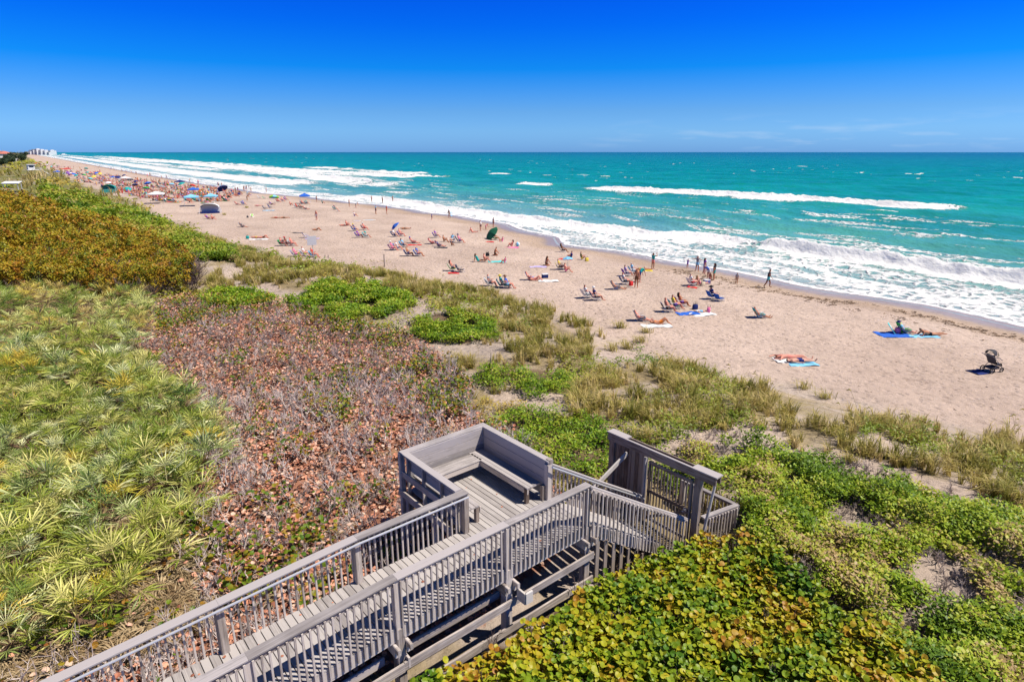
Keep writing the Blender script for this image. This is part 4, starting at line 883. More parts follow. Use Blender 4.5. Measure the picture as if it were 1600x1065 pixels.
# bench: three sides of the bay, with tall plank backs
def bench():
    root = empty('bench', (0, 0, 0)); root.parent = bw
    b_ = MB()      # seats, planks along each side
    for i in range(4):
        n_ = -12.62 + .07 + i * .118; b_.beam(W(7.2, n_, 4.93), W(9.10, n_, 4.93), .112, .04)
        w_ = 9.52 - .07 - i * .118; b_.beam(W(w_, -12.66, 4.93), W(w_, -10.2, 4.93), .112, .04)
        w_ = 7.26 + i * .118; b_.beam(W(w_, -12.18, 4.93), W(w_, -10.36, 4.93), .112, .04)
    part(b_, 'seat', CAPW, root)
    b_ = MB()
    for z_ in (4.83,):
        b_.beam(W(7.7, -12.17, z_), W(9.08, -12.17, z_), .04, .14); b_.beam(W(9.07, -12.2, z_), W(9.07, -10.2, z_), .04, .14); b_.beam(W(7.70, -12.2, z_), W(7.70, -10.36, z_), .04, .14)
    part(b_, 'apron', WOOD, root)
    b_ = MB()
    for i in range(4):
        z_ = 4.60 + .055 + i * .262 * .92
        b_.beam(W(7.08, -12.70, z_ + .06), W(9.60, -12.70, z_ + .06), .04, .236); b_.beam(W(9.58, -12.66, z_ + .06), W(9.58, -10.12, z_ + .06), .04, .236)
        if i > 1: b_.beam(W(7.16, -12.66, z_ + .06), W(7.16, -10.3, z_ + .06), .04, .236)
    part(b_, 'backrest', CAPW, root)
    b_ = MB(); z_ = 5.575
    b_.beam(W(6.98, -12.80, z_), W(9.74, -12.80, z_), .22, .045); b_.beam(W(9.645, -12.69, z_ + .002), W(9.645, -10.0, z_ + .002), .19, .045); b_.beam(W(7.06, -12.69, z_ + .002), W(7.06, -10.34, z_ + .002), .19, .045)
    part(b_, 'rail_cap', CAPW, root)
    for w_, n_ in ((9.08, -10.26), (9.5, -10.12), (7.62, -10.42)):
        b_ = MB(); b_.beam(W(w_, n_, 4.5), W(w_, n_, 4.91), .10, .10, up=DN, bev=.008); part(b_, 'leg', BROWNW, root)
    for q0, q1, up_ in [((7.09, n_), (7.09, n_), DW) for n_ in (-12.62, -11.9, -11.1, -10.45)] + [((w_, -12.78), (w_, -12.78), DN) for w_ in (7.7, 8.4, 9.1)] + [((9.66, n_), (9.66, n_), DW) for n_ in (-12.1, -11.4, -10.7)]:
        b_ = MB(); b_.beam(W(*q0, 4.2), W(*q1, 5.55), .04, .09, up=up_); part(b_, 'stud', WOOD, root)
    b_ = MB(); b_.beam(W(7.0, -12.85, 4.98), W(7.0, -10.4, 4.98), .04, .19); part(b_, 'side_board', WOOD, root)
    b_ = MB(); b_.beam(W(6.96, -12.95, 4.42), W(6.96, -10.5, 4.42), .05, .19); part(b_, 'side_board', WOOD, root)
    b_ = MB(); b_.beam(W(7.02, -12.86, 1.9), W(7.02, -12.86, 5.55), .13, .13, up=DN, bev=.01); part(b_, 'post', WOOD, root)
    b_ = MB(); b_.beam(W(9.66, -10.06, 3.4), W(9.66, -10.06, 5.62), .13, .13, up=DN, bev=.01); part(b_, 'post', WOOD, root)
bench()
# the gate frame at the foot of the stairs
gb = W(13.4, -9.2, 2.2)
gr = empty('gate_frame', gb, 0, 'tall dark timber gate frame with barred gate and solid plank screen below the stairs', 'gate')
def gpart(mb, name, m, parent=gr):
    o = mb.build(name, m, None, base=gb); o.parent = parent; return o
b_ = MB(); b_.beam(W(13.34, -11.3, 4.66), W(13.34, -7.55, 4.70), .05, .24); gpart(b_, 'header_beam', BROWNW)
b_ = MB(); b_.beam(W(13.55, -11.3, 4.66), W(13.55, -7.55, 4.70), .05, .24); gpart(b_, 'header_beam', BROWNW)
b_ = MB(); b_.beam(W(13.445, -11.32, 4.802), W(13.445, -10.6, 4.806), .30, .04); b_.beam(W(13.34, -10.6, 4.802), W(13.34, -8.3, 4.822), .07, .03); b_.beam(W(13.445, -8.3, 4.822), W(13.445, -7.52, 4.83), .30, .04); gpart(b_, 'top_board', CAPW)
for n_ in (-11.18, -9.98, -8.12):
    b_ = MB(); b_.beam(W(13.445, n_, 1.5), W(13.445, n_, 4.65 if n_ < -8.5 else 4.68), .155, .20, up=DN, bev=.012); gpart(b_, 'post', BROWNW)
b_ = MB(); b_.beam(W(13.42, -7.62, 4.60), W(13.25, -7.85, 2.1), .06, .06, up=DN); gpart(b_, 'prop', PALEW)
b_ = MB()
for i in range(8):
    n_ = -11.05 + i * .132; b_.beam(W(13.47, n_, 2.25), W(13.47, n_, 4.52), .125, .025, up=DW)
gpart(b_, 'screen_panel', BROWNW)
b_ = MB(); b_.beam(W(13.33, -9.83, 2.4), W(13.33, -9.83, 4.5), .035, .09, up=DW); b_.beam(W(13.36, -9.90, 2.4), W(13.36, -9.90, 4.5), .05, .05, up=DW); gpart(b_, 'jamb', PALEW)
gt = empty('gate', (0, 0, 0)); gt.parent = gr
b_ = MB(); 
for z_ in (2.55, 3.45, 4.36): b_.beam(W(13.40, -9.76, z_), W(13.40, -8.26, z_), .04, .10)
for n_ in (-9.72, -8.30): b_.beam(W(13.40, n_, 2.5), W(13.40, n_, 4.42), .042, .09, up=DW)
b_.beam(W(13.37, -9.68, 2.6), W(13.37, -8.34, 3.42), .03, .09); gpart(b_, 'gate_rail', BROWNW, gt)
b_ = MB()
for i in range(13): b_.beam(W(13.445, -9.66 + i * .108, 2.46), W(13.445, -9.66 + i * .108, 4.42), .038, .03, up=DW)
gpart(b_, 'gate_bars', BROWNW, gt)
b_ = MB(); b_.box(W(13.36, -8.42, 3.45), DN * .05, DW * .012, DZ * .03); b_.tube([W(13.34, -8.5, 3.4), W(13.30, -8.46, 3.4), W(13.34, -8.42, 3.4)], .008, 5); gpart(b_, 'latch', STEEL, gt)
b_ = MB(); b_.beam(W(13.36, -10.55, 4.35), W(10.7, -10.75, 2.9), .055, .14); gpart(b_, 'brace', PALEW)
# little railed landing beyond the gate
for nm, pts, s_ in (('near', [(13.6, -7.98, 2.28), (15.0, -7.78, 2.2)], 1), ('far', [(15.0, -7.80, 2.2), (15.0, -9.6, 2.2)], 1)):
    railing(nm, pts, s_, cap_w=.14, posts=[1] if nm == 'near' else [1], bal_from=-.12)
b_ = MB()
for i in range(9): b_.box(W(13.72 + i * .152, -8.9, 2.21), DN * 1.02, DW * .068, DZ * .019, .004)
part(b_, 'landing_deck', DECKW)

# wind-blown leaves and a little sand on the boards
n = 45; w_ = U(-4.5, 9.4, n); n_ = np.where((w_ > 7.2) & (RNG.random(n) < .5), U(-12.1, -10.3, n), np.where(RNG.random(n) < .6, U(-10.15, -9.85, n), U(-10.1, -8.75, n)))
P = np.array([W(a, b, zd(a) + .006) for a, b in zip(w_, n_)])
scatter('leaves_on_deck', [round_leaf(6, .2), round_leaf(6, -.15)], P, U(0, 6.28, n), U(0, .25, n), U(.035, .07, n), U(.0, .5, n), lit_m, 'a few brown dry leaves blown onto the boardwalk planks', 'leaf litter')
# ================================================================== people: one skinned body per pose, dressed through its material slots
def nrm(v): v = np.asarray(v, float); return v / np.linalg.norm(v)
CLS = dict(skin=0, chest=1, torso=2, hips=3, thigh=4, hair=5)
def make_pose(name, pel, torso, th, shn, ft, ua, fa, fdir=(0, 1, 0), neckd=None, lv=1):
    """joint chains -> skin modifier -> one continuous mesh; faces classed by the nearest bone"""
    V = []; E = []; RAD = []; B = []      # bones: (a, b, class)
    def vx(p, r): V.append(np.asarray(p, float)); RAD.append(r); return len(V) - 1
    def ed(a, b, c): E.append((a, b)); B.append((a, b, CLS[c]))
    T = nrm(torso); nd = nrm(neckd if neckd is not None else T)
    p0 = np.array(pel, float)
    X = np.array([1., 0, 0]); f0 = nrm(np.asarray(fdir, float)); fb = np.cross(X, T); fb = fb if fb @ np.array([0, 1, 0.]) >= 0 or True else -fb
    iP = vx(p0, .125); iB = vx(p0 + T * .16, .112); iC = vx(p0 + T * .34, .135); iS = vx(p0 + T * .47, .105); ed(iP, iB, 'torso'); ed(iB, iC, 'torso'); ed(iC, iS, 'chest')
    B.append((iC, iC, 1))
    pn = p0 + T * .555; iN = vx(pn, .052); ed(iS, iN, 'skin'); ph = pn + nd * .13; iH = vx(ph, .092); ed(iN, iH, 'skin'); iT = vx(ph + nd * .085, .07); ed(iH, iT, 'skin')
    iNo = vx(ph + f0 * .105 - nd * .01, .014); E.append((iH, iNo))
    for s_ in (-1, 1): E.append((iH, vx(ph + X * s_ * .093, .016)))      # ears
    for k, s_ in enumerate((-1, 1)):
        sh = p0 + T * .475 + X * s_ * .165; iSh = vx(sh, .062); ed(iS, iSh, 'torso')
        ua_ = nrm((ua[k][0], ua[k][1], ua[k][2])); fa_ = nrm(fa[k]); el = sh + ua_ * .28; iE = vx(el, .040)
        im = vx(sh + ua_ * .12, .052); ed(iSh, im, 'torso'); ed(im, iE, 'skin')
        wr = el + fa_ * .24; iW = vx(wr, .026); ed(iE, iW, 'skin'); pm = wr + fa_ * .07; iPm = vx(pm, .034); ed(iW, iPm, 'skin')
        side = nrm(np.cross(fa_, np.array([0, 0, 1.]) if abs(fa_[2]) < .9 else np.array([0, 1., 0])))
        pal = np.cross(side, fa_)
        for j, (o_, L) in enumerate(((-.033, .062), (-.011, .078), (.011, .072), (.033, .055))):
            a = vx(pm + fa_ * .04 + side * o_, .0095); b = vx(pm + fa_ * (.04 + L * .55) + side * o_ * 1.15 - pal * .008, .0085); c = vx(pm + fa_ * (.04 + L) + side * o_ * 1.2 - pal * .028, .007)
            E.append((iPm, a)); E.append((a, b)); E.append((b, c))
        a = vx(pm - fa_ * .01 + side * -.045 - pal * .01, .011); b = vx(pm + fa_ * .025 + side * -.068 - pal * .02, .009); E.append((iPm, a)); E.append((a, b))
        hp = p0 + X * s_ * .085 - T * .04; iHp = vx(hp, .10); ed(iP, iHp, 'hips')
        t_ = nrm(th[k]); kn = hp + t_ * .42; iM = vx(hp + t_ * .18, .088); iK = vx(kn, .057); ed(iHp, iM, 'thigh'); ed(iM, iK, 'skin')
        s2 = nrm(shn[k]); an = kn + s2 * .40; ic = vx(kn + s2 * .13, .056); iA = vx(an, .036); ed(iK, ic, 'skin'); ed(ic, iA, 'skin')
        f_ = nrm(ft[k]); ib = vx(an + f_ * .12 + s2 * .035, .036); it = vx(an + f_ * .2 + s2 * .04, .022); ed(iA, ib, 'skin'); ed(ib, it, 'skin')
    me = bpy.data.meshes.new(name); me.from_pydata([tuple(v) for v in V], E, []); o = bpy.data.objects.new(name, me); COL.objects.link(o)
    md = o.modifiers.new('skin', 'SKIN'); md.use_smooth_shade = True; sk = me.skin_vertices[0].data
    for i, r_ in enumerate(RAD):
        q_ = r_ * (1.14 if r_ > .03 else 1.) * (1.08 if i in (iP, iB, iC) else 1.); sk[i].radius = (q_, q_)
    for s_ in sk: s_.use_root = False
    sk[iP].use_root = True
    ss_ = o.modifiers.new('sub', 'SUBSURF'); ss_.levels = lv; ss_.render_levels = lv
    dg = bpy.context.evaluated_depsgraph_get(); ev = o.evaluated_get(dg); m2 = bpy.data.meshes.new_from_object(ev, depsgraph=dg); bpy.data.objects.remove(o)
    n = len(m2.polygons); cen = np.zeros(n * 3, np.float32); m2.polygons.foreach_get('center', cen); cen = cen.reshape(-1, 3)
    A_ = np.array([V[a] for a, b, c in B]); D_ = np.array([V[b] - V[a] for a, b, c in B]); LL = np.maximum((D_ ** 2).sum(1), 1e-9); cl = np.array([c for a, b, c in B])
    best = np.full(n, 9e9); cls = np.zeros(n, int)
    for a, d, l, c in zip(A_, D_, LL, cl):
        t = np.clip(((cen - a) @ d) / l, 0, 1); dd = np.linalg.norm(cen - a - t[:, None] * d, axis=1); k = dd < best; best[k] = dd[k]; cls[k] = c
    hd = cen - ph; near_ = np.linalg.norm(hd, axis=1) < .22; hv = hd / (np.linalg.norm(hd, axis=1)[:, None] + 1e-9)
    hair = near_ & (((hv @ nd) > .45) | ((hv @ -f0 > .25) & (hv @ nd > -.55))) & (cls == 0) & ((cen - pn) @ nd > .03); cls[hair] = 5
    hips = (cls == 2) & (((cen - p0) @ T) < .06); cls[hips] = 3
    low = (np.abs((cen - p0) @ T) < .11) & ((cls == 2) | (cls == 4)) & (np.linalg.norm(cen - p0, axis=1) < .24); cls[low] = 3
    # eyes and mouth
    vs = np.zeros(len(m2.vertices) * 3, np.float32); m2.vertices.foreach_get('co', vs); vs = vs.reshape(-1, 3)
    fs4 = []; fs3 = []; c4 = []; c3 = []
    for p, c in zip(m2.polygons, cls):
        q = tuple(p.vertices)
        if len(q) == 4: fs4.append(q); c4.append(c)
        elif len(q) == 3: fs3.append(q); c3.append(c)
    extra = []
    for (sx_, up_, r_) in ((-.034, .012, .011), (.034, .012, .011), (-.012, -.05, .010), (.012, -.05, .010)):
        c0 = ph + f0 * .088 + X * sx_ + nd * up_; o_ = len(vs) + len(extra)
        extra += [c0 + X * r_, c0 - X * r_, c0 + nd * r_ * .6, c0 - nd * r_ * .6, c0 + f0 * .008]
        for t in ((0, 2, 4), (2, 1, 4), (1, 3, 4), (3, 0, 4)): fs3.append(tuple(o_ + i for i in t)); c3.append(5)
    vs = np.concatenate([vs, np.array(extra)])
    zs = -float(vs[:, 2].min()); vs[:, 2] += zs
    o = mk(name, vs, [np.array(fs4), np.array(fs3)] if fs3 else [np.array(fs4)], [skinm('fair')] * 1 + [cloth('white')] * 4 + [hairm('brown')], smooth=True, midx=c4 + c3)
    m3 = o.data; bpy.data.objects.remove(o); bpy.data.meshes.remove(m2)
    # hair that falls behind the head, and a hat, as separate pieces for this pose
    return dict(mesh=m3, head=ph, nd=nd, f0=f0, zs=zs)
dn = (0, 0, -1)
L_ = lambda a, b: [(-a[0], a[1], a[2]), b] if False else None
def sym(x, y, z): return [(-x, y, z), (x, y, z)]
POSE = {}
LOWP = {}
def P_(n, *a, **k):
    POSE[n] = make_pose('person_' + n, *a, **k)
    if n in ('stand', 'sit_chair', 'sit_ground', 'lie_flat'): LOWP[n] = make_pose('low_' + n, *a, lv=0, **k)
P_('stand', (0, 0, .92), (0, .02, 1), sym(.05, 0, -1), sym(.01, -.05, -1), sym(.25, 1, -.1), sym(.22, .0, -1), sym(.05, .25, -1))
P_('hands_up', (0, 0, .92), (0, -.03, 1), sym(.10, 0, -1), sym(.01, -.05, -1), sym(.25, 1, -.1), sym(.75, .45, .1), [(.55, .35, .75), (-.55, .35, .75)])
P_('arms_out', (0, 0, .90), (0, .06, 1), sym(.16, 0, -1), sym(.06, -.05, -1), sym(.35, 1, -.1), sym(1, .1, -.2), sym(1, .25, .12))
P_('walk', (0, 0, .90), (0, .08, 1), [(-.03, .42, -1), (.03, -.28, -1)], [(0, .0, -1), (0, -.55, -1)], [(-.1, 1, .05), (.1, .7, -.7)], [(-.2, -.35, -1), (.2, .4, -1)], [(-.1, .05, -1), (.05, .8, -.8)])
P_('bend', (0, -.1, .86), (0, .75, .62), sym(.08, .1, -1), sym(.02, -.1, -1), sym(.2, 1, -.1), sym(.1, .35, -1), sym(0, .4, -1), fdir=(0, .7, -.6))
P_('sit_chair', (0, -.06, .40), (0, -.38, .92), sym(.12, .98, .16), sym(.02, .42, -.9), sym(.15, 1, .1), sym(.42, .25, -.9), sym(.05, 1, .05), fdir=(0, 1, -.1), neckd=(0, -.15, 1))
P_('recline', (0, -.12, .36), (0, -.6, .8), sym(.10, 1, .10), sym(.02, .95, -.36), sym(.1, .55, .8), sym(.45, .35, -.8), sym(-.1, 1, .1), fdir=(0, .85, .4), neckd=(0, -.45, .9))
P_('sit_ground', (0, 0, .11), (0, -.22, 1), sym(.22, .8, .62), sym(.0, .5, -.85), sym(.1, 1, -.1), sym(.35, .7, -.75), sym(-.25, .9, .15), neckd=(0, .05, 1))
P_('sit_legs_out', (0, 0, .11), (0, -.45, .9), sym(.16, 1, .06), sym(.02, 1, -.04), sym(.2, .25, .95), sym(.4, -.55, -.8), sym(.1, -.2, -1), neckd=(0, -.1, 1))
P_('lie_knees', (0, 0, .12), (0, -1, .03), sym(.12, .68, .72), sym(.02, .55, -.83), sym(.1, .95, -.2), sym(.55, .8, -.12), sym(.1, 1, -.05), fdir=(0, .12, 1), neckd=(0, -1, .1))
P_('lie_flat', (0, 0, .12), (0, -1, 0), sym(.14, 1, 0), sym(.05, 1, -.04), sym(.3, .3, .9), sym(.5, .85, -.08), sym(.1, 1, -.05), fdir=(0, .1, 1), neckd=(0, -1, .05))
P_('prone', (0, 0, .12), (0, -1, .04), sym(.10, 1, 0), sym(.02, 1, 0.02), sym(.1, 1, -.3), sym(.85, -.6, -.12), [(.35, -.9, 0), (-.35, -.9, 0)], fdir=(.3, -.15, -1), neckd=(0, -1, .12))
P_('prone_up', (0, 0, .12), (0, -.92, .32), sym(.10, 1, -.03), sym(.02, 1, 0.12), sym(.1, 1, .1), sym(.35, -.35, -.9), [(.15, -1, -.05), (-.15, -1, -.05)], fdir=(0, -1, -.1), neckd=(0, -.6, .8))
P_('kneel', (0, -.05, .34), (0, .25, 1), sym(.25, .9, -.45), sym(.02, -1, .05), sym(0, -1, 0), sym(.2, .5, -.85), sym(-.1, .7, -.7), neckd=(0, .3, 1))
def outfit(kind, c1, c2=None):
    k = {'trunks': ('s', 's', 1, 1), 'bikini': (1, 's', 1, 's'), 'onepiece': (1, 1, 1, 's'), 'tee': (1, 1, 2, 2), 'dress': (1, 1, 1, 1), 'teebrief': (1, 1, 2, 's')}[kind]
    return [None if q == 's' else (c1 if q == 1 else c2) for q in k]
hat_m = {}
def hat_mesh(style, pose):
    key = (style, pose)
    if key in hat_m: return hat_m[key]
    P = POSE[pose]; b_ = MB(); nd, f0 = P['nd'], P['f0']; X = np.array([1., 0, 0]); f1 = nrm(np.cross(nd, X)); 
    if f1 @ f0 < 0: f1 = -f1
    zfix = HFIX[pose]
    c = P['head'] + nd * .055 + np.array([0, 0, zfix])
    prof = [(.104, 0), (.106, .05), (.085, .095), (.03, .115)] if style != 'long' else [(.1, 0)]
    brim = {'sunhat': .23, 'cap': .108}.get(style, .1)
    if style == 'long':
        G = []
        for i in range(6):
            z = .10 - i * .075; rr_ = (.06, .112, .118, .112, .10, .05)[i]
            G.append([P['head'] + np.array([0, 0, zfix]) + nd * z - f1 * (.03 + .012 * i) + X * rr_ * math.sin(a) * 1.0 - f1 * rr_ * math.cos(a) * .8 for a in np.linspace(-1.75, 1.75, 9)])
        b_.grid(np.array(G))
    else:
        rings = [(brim, .0)] + prof; G = [[c + nd * h + X * r_ * math.sin(a) + f1 * (r_ * math.cos(a) + (.07 if style == 'cap' and k == 0 and math.cos(a) > .3 else 0)) for a in np.linspace(0, 2 * math.pi, 15)] for k, (r_, h) in enumerate(rings)]
        b_.grid(np.array(G)); 
    o = b_.build('hat', hairm('brown'), smooth=True); hat_m[key] = o.data; bpy.data.objects.remove(o); return hat_m[key]
HFIX = {}
for k, P in POSE.items(): HFIX[k] = P['zs']
def put_mesh(name, me, loc, rz, s_=1., mats=None, parent=None):
    o = bpy.data.objects.new(name, me); COL.objects.link(o); o.location = loc; o.rotation_euler = (0, 0, rz); o.scale = (s_, s_, s_)
    if parent: o.parent = parent
    for i, m in enumerate(mats or []):
        if m is not None and i < len(o.material_slots): o.material_slots[i].link = 'OBJECT'; o.material_slots[i].material = m
    return o
def person(loc, rz, pose, fit, label, skin='fair', hair='brown', s_=1., group=None, hat=None, seat=0.):
    sk = skinm(skin); m = [sk] + [sk if c is None else cloth(c) for c in fit] + [hairm(hair)]
    o = put_mesh('person', POSE[pose]['mesh'], (loc[0], loc[1], loc[2] + seat), rz, s_, m); tag(o, label, 'person', group)
    if hat:
        style, c = hat; h = put_mesh('hair' if style == 'long' else 'hat', hat_mesh(style, pose), (0, 0, 0), 0, 1, [hairm(hair) if style == 'long' else cloth(c)], o)
    return o
# ------------------------------------------------------------------ beach things
FRAME = simple('chair_frame', (.55, .55, .57), .35, .5, .7, .05)
def chair_meshes():
    d = {}
    def fin(b_, k, m): o = b_.build(k, m); d[k] = o.data; bpy.data.objects.remove(o)
    b_ = MB()
    for s_ in (-1, 1):
        x = .29 * s_
        b_.tube([(x, .30, .02), (x, -.30, .24), (x, -.60, .74)], .014, 6); b_.tube([(x, -.42, .02), (x, .27, .27)], .014, 6); b_.tube([(x, .28, .28), (x, -.30, .25)], .013, 6); b_.tube([(x, -.10, .28), (x, .02, .50)], .011, 5)
        b_.tube([(x, -.42, .50), (x, -.2, .5)], .011, 5)
    for y, z in ((.28, .28), (-.30, .24), (-.60, .74), (-.42, .02), (.30, .02)): b_.tube([(-.29, y, z), (.29, y, z)], .013, 6)
    fin(b_, 'frame', FRAME)
    def sling(k, pts):
        b2 = MB(); n = 9; G = []
        for sgn in (1, -1):
            for i in range(n):
                t = i / (n - 1); p = np.array(pts[0]) * (1 - t) + np.array(pts[1]) * t; sag = .05 * math.sin(math.pi * t)
                G.append([(x, p[1] + (.03 * math.sin(math.pi * t) if k == 'backrest' else 0) * -1, p[2] - (sag if k == 'seat' else 0) - (.006 if sgn < 0 else 0)) for x in np.linspace(-.28 * sgn, .28 * sgn, 4)])
        b2.grid(np.array(G)); fin(b2, k, cloth('blue'))
    sling('seat', ((0, .28, .29), (0, -.29, .27))); sling('backrest', ((0, -.30, .25), (0, -.605, .74)))
    b_ = MB()
    b_.box((.31, -.16, .51), (0, .22, 0), (.03, 0, 0), (0, 0, .012)); fin(b_, 'armrest', cloth('white'))
    return d
CHM = chair_meshes()
CHN = 0
def chair(loc, rz, c, label, group=None, s_=1.):
    o = empty('beach_chair', loc, rz, label, 'beach chair', group); o.scale = (s_, s_, s_)
    put_mesh('frame', CHM['frame'], (0, 0, 0), 0, parent=o)
    put_mesh('seat', CHM['seat'], (0, 0, 0), 0, 1, [cloth(c)], o); put_mesh('backrest', CHM['backrest'], (0, 0, 0), 0, 1, [cloth(c)], o)
    put_mesh('armrest', CHM['armrest'], (0, 0, 0), 0, 1, None, o); put_mesh('armrest', CHM['armrest'], (-.62, 0, 0), 0, 1, None, o)
    return o
def towel(loc, rz, c, label, L=1.8, wd=.9, c2=None):
    n, m = 15, 9; G = np.zeros((n, m, 3)); sd_ = random.random() * 99
    for i in range(n):
        for j in range(m):
            x, y = (j / (m - 1) - .5) * wd, (i / (n - 1) - .5) * L
            G[i, j] = (x + .03 * math.sin(y * 5 + sd_), y + .02 * math.sin(x * 7 + sd_), .035 + .022 * math.sin(x * 9 + y * 4 + sd_) + .015 * math.sin(y * 11 + sd_))
    b_ = MB(); top = G; bot = G - np.array([0, 0, .018]); b_.grid(top)
    idx = lambda A: A
    b_.mi = 0; b_.grid(bot[::-1])
    for A in (np.stack([top[0], bot[0]]), np.stack([bot[-1], top[-1]]), np.stack([bot[:, 0], top[:, 0]]), np.stack([top[:, -1], bot[:, -1]])): b_.grid(A)
    o = b_.build('towel', [cloth(c)], loc=loc, smooth=True); o.rotation_euler = (0, 0, rz)
    if c2:
        b3 = MB()
        for q in (-.32, .32):
            i0 = int((q + .5) * (n - 1)); b3.grid(G[i0:i0 + 3] + np.array([0, 0, .004]))
        b3.build('stripe', cloth(c2), o)
    return tag(o, label, 'towel')
def parasol(loc, rz, c, label, tilt=.25, r_=1.05, h=1.9, c2=None):
    o = empty('beach_umbrella', loc, rz, label, 'umbrella')
    ax = np.array([0, math.sin(tilt), math.cos(tilt)]); X = np.array([1., 0, 0]); Y = np.cross(ax, X)
    b_ = MB(); b_.tube([(0, 0, -.25), (0, 0, h * .6), np.array([0, 0, h * .6]) + ax * h * .42], .019, 8); b_.build('pole', simple('white_pole', (.7, .7, .7), .4), o)
    top = np.array([0, 0, h * .6]) + ax * h * .40
    b_ = MB()
    for k in range(8):
        b_.mi = k % 2 if c2 else 0
        G = []
        for i, (q, z) in enumerate(((0.02, 0), (.35, -.07), (.7, -.22), (1., -.42), (1.0, -.50))):
            row = []
            for j in range(5):
                a = (k + j / 4) * math.pi / 4; bow = 1 - .06 * math.sin(math.pi * j / 4) * q; rr_ = r_ * q * bow
                row.append(top + X * rr_ * math.cos(a) + Y * rr_ * math.sin(a) + ax * (z * r_ - (.04 * math.sin(math.pi * j / 4) * q * q)))
            G.append(row)
        b_.grid(np.array(G))
    if c2: b_.mi = 1
    b_.build('canopy', [cloth(c)] + ([cloth(c2)] if c2 else []), o)
    b_ = MB(); 
    for k in range(8):
        a = k * math.pi / 4; e = top + (X * math.cos(a) + Y * math.sin(a)) * r_ * .97 - ax * .42 * r_; b_.tube([top - ax * .03, top + (X * math.cos(a) + Y * math.sin(a)) * r_ * .5 - ax * (.14 * r_ + .02), e], .005, 3)
    b_.tube([top, top + ax * .1], [.02, .006], 6); b_.build('ribs', simple('rib_metal', (.5, .5, .5), .4, .5, .5), o)
    return o
def popup(loc, rz, c, label, wd=2.6, h=2.1, lc='white'):
    o = empty('canopy_tent', loc, rz, label, 'canopy'); a = wd / 2; b_ = MB()
    apex = (0, 0, h + .55)
    for k in range(4):
        t = k * math.pi / 2; p = [(a * (math.cos(t + math.pi / 4 + d) * 1.414), a * math.sin(t + math.pi / 4 + d) * 1.414) for d in (0, math.pi / 2)]
        G = []
        for i in range(5):
            q = i / 4; row = [((p[0][0] * (1 - j / 4) + p[1][0] * j / 4) * q, (p[0][1] * (1 - j / 4) + p[1][1] * j / 4) * q, h + .55 * (1 - q) ** 1.25 - .05 * math.sin(math.pi * j / 4) * q) for j in range(5)]; G.append(row)
        G.append([(x, y, z - .2) for x, y, z in G[-1]]); b_.grid(np.array(G))
    b_.build('canopy', cloth(c), o)
    for sx_ in (-1, 1):
        for sy_ in (-1, 1): b_ = MB(); b_.beam((sx_ * (a + .08), sy_ * (a + .08), 0), (sx_ * a * .97, sy_ * a * .97, h), .035, .035, up=(0, 1, 0)); b_.build('leg', simple('white_pole', (.7, .7, .7), .4), o)
    return o
def cabana(loc, rz, c, c2, label, wd=2.4, h=1.6):
    """low arched beach shelter: bowed fabric roof on four splayed poles with a back wall"""
    o = empty('beach_shelter', loc, rz, label, 'shelter'); b_ = MB(); G = []
    for i in range(9):
        t = i / 8 * math.pi; x = -math.cos(t) * wd / 2; G.append([(x, y, h * (.62 + .38 * math.sin(t)) - .1 * (j == 0)) for j, y in enumerate(np.linspace(-.9, .9, 5))])
    b_.grid(np.array(G)); b_.build('roof', cloth(c), o)
    b_ = MB(); G = [[(x, .92, z * h * (.45 if c == c2 else .2) + .02) for x in np.linspace(-wd / 2, wd / 2, 6)] for z in (0, .5, 1)]; b_.grid(np.array(G)); b_.build('back_wall', cloth(c2), o)
    b_ = MB(); b_.grid(np.array([[(-math.cos(i / 8 * math.pi) * wd / 2, -.88, z * h * (.62 + .38 * math.sin(i / 8 * math.pi))) for i in range(9)] for z in (.02, .5, .985)])); b_.build('end_panel', cloth(c), o)
    for sx_ in (-1, 1):
        for y in (-.9, .9): b_ = MB(); b_.tube([(sx_ * (wd / 2 + .25), y * 1.15, 0), (sx_ * wd / 2, y, h * .62)], .05, 6); b_.build('leg', cloth('white'), o)
    b_ = MB(); b_.beam((-wd / 2, 0, .03), (wd / 2, 0, .03), 1.6, .03); b_.build('floor_mat', cloth(c2), o)
    return o
def bag(loc, rz, c, label, s_=1.):
    b_ = MB(); G = []
    for z, q in ((0, .9), (.05, 1), (.3, .97), (.4, .75), (.42, .3)):
        G.append([(.22 * q * np.sign(math.cos(a)) * abs(math.cos(a)) ** .5, .13 * q * np.sign(math.sin(a)) * abs(math.sin(a)) ** .5, z) for a in np.linspace(0, 2 * math.pi, 17)])
    b_.grid(np.array(G)); o = b_.build('beach_bag', cloth(c), loc=loc, smooth=True); o.rotation_euler = (0, 0, rz); o.scale = (s_,) * 3
    b_ = MB()
    for y in (-.09, .09): b_.tube([(-.1, y, .36), (-.09, y, .52), (0, y, .58), (.09, y, .52), (.1, y, .36)], .012, 5)
    b_.build('strap', cloth('black'), o); return tag(o, label, 'bag')
def cooler(loc, rz, c, label):
    b_ = MB(); b_.box((0, 0, .17), (.28, 0, 0), (0, .18, 0), (0, 0, .16), .03); o = b_.build('cooler', cloth(c), loc=loc); o.rotation_euler = (0, 0, rz)
    b_ = MB(); b_.box((0, 0, .365), (.29, 0, 0), (0, .19, 0), (0, 0, .035), .02); b_.build('lid', cloth('white'), o)
    b_ = MB(); b_.tube([(-.3, 0, .28), (-.3, 0, .46), (.3, 0, .46), (.3, 0, .28)], .013, 6); b_.build('handle', cloth('white'), o); return tag(o, label, 'cooler')
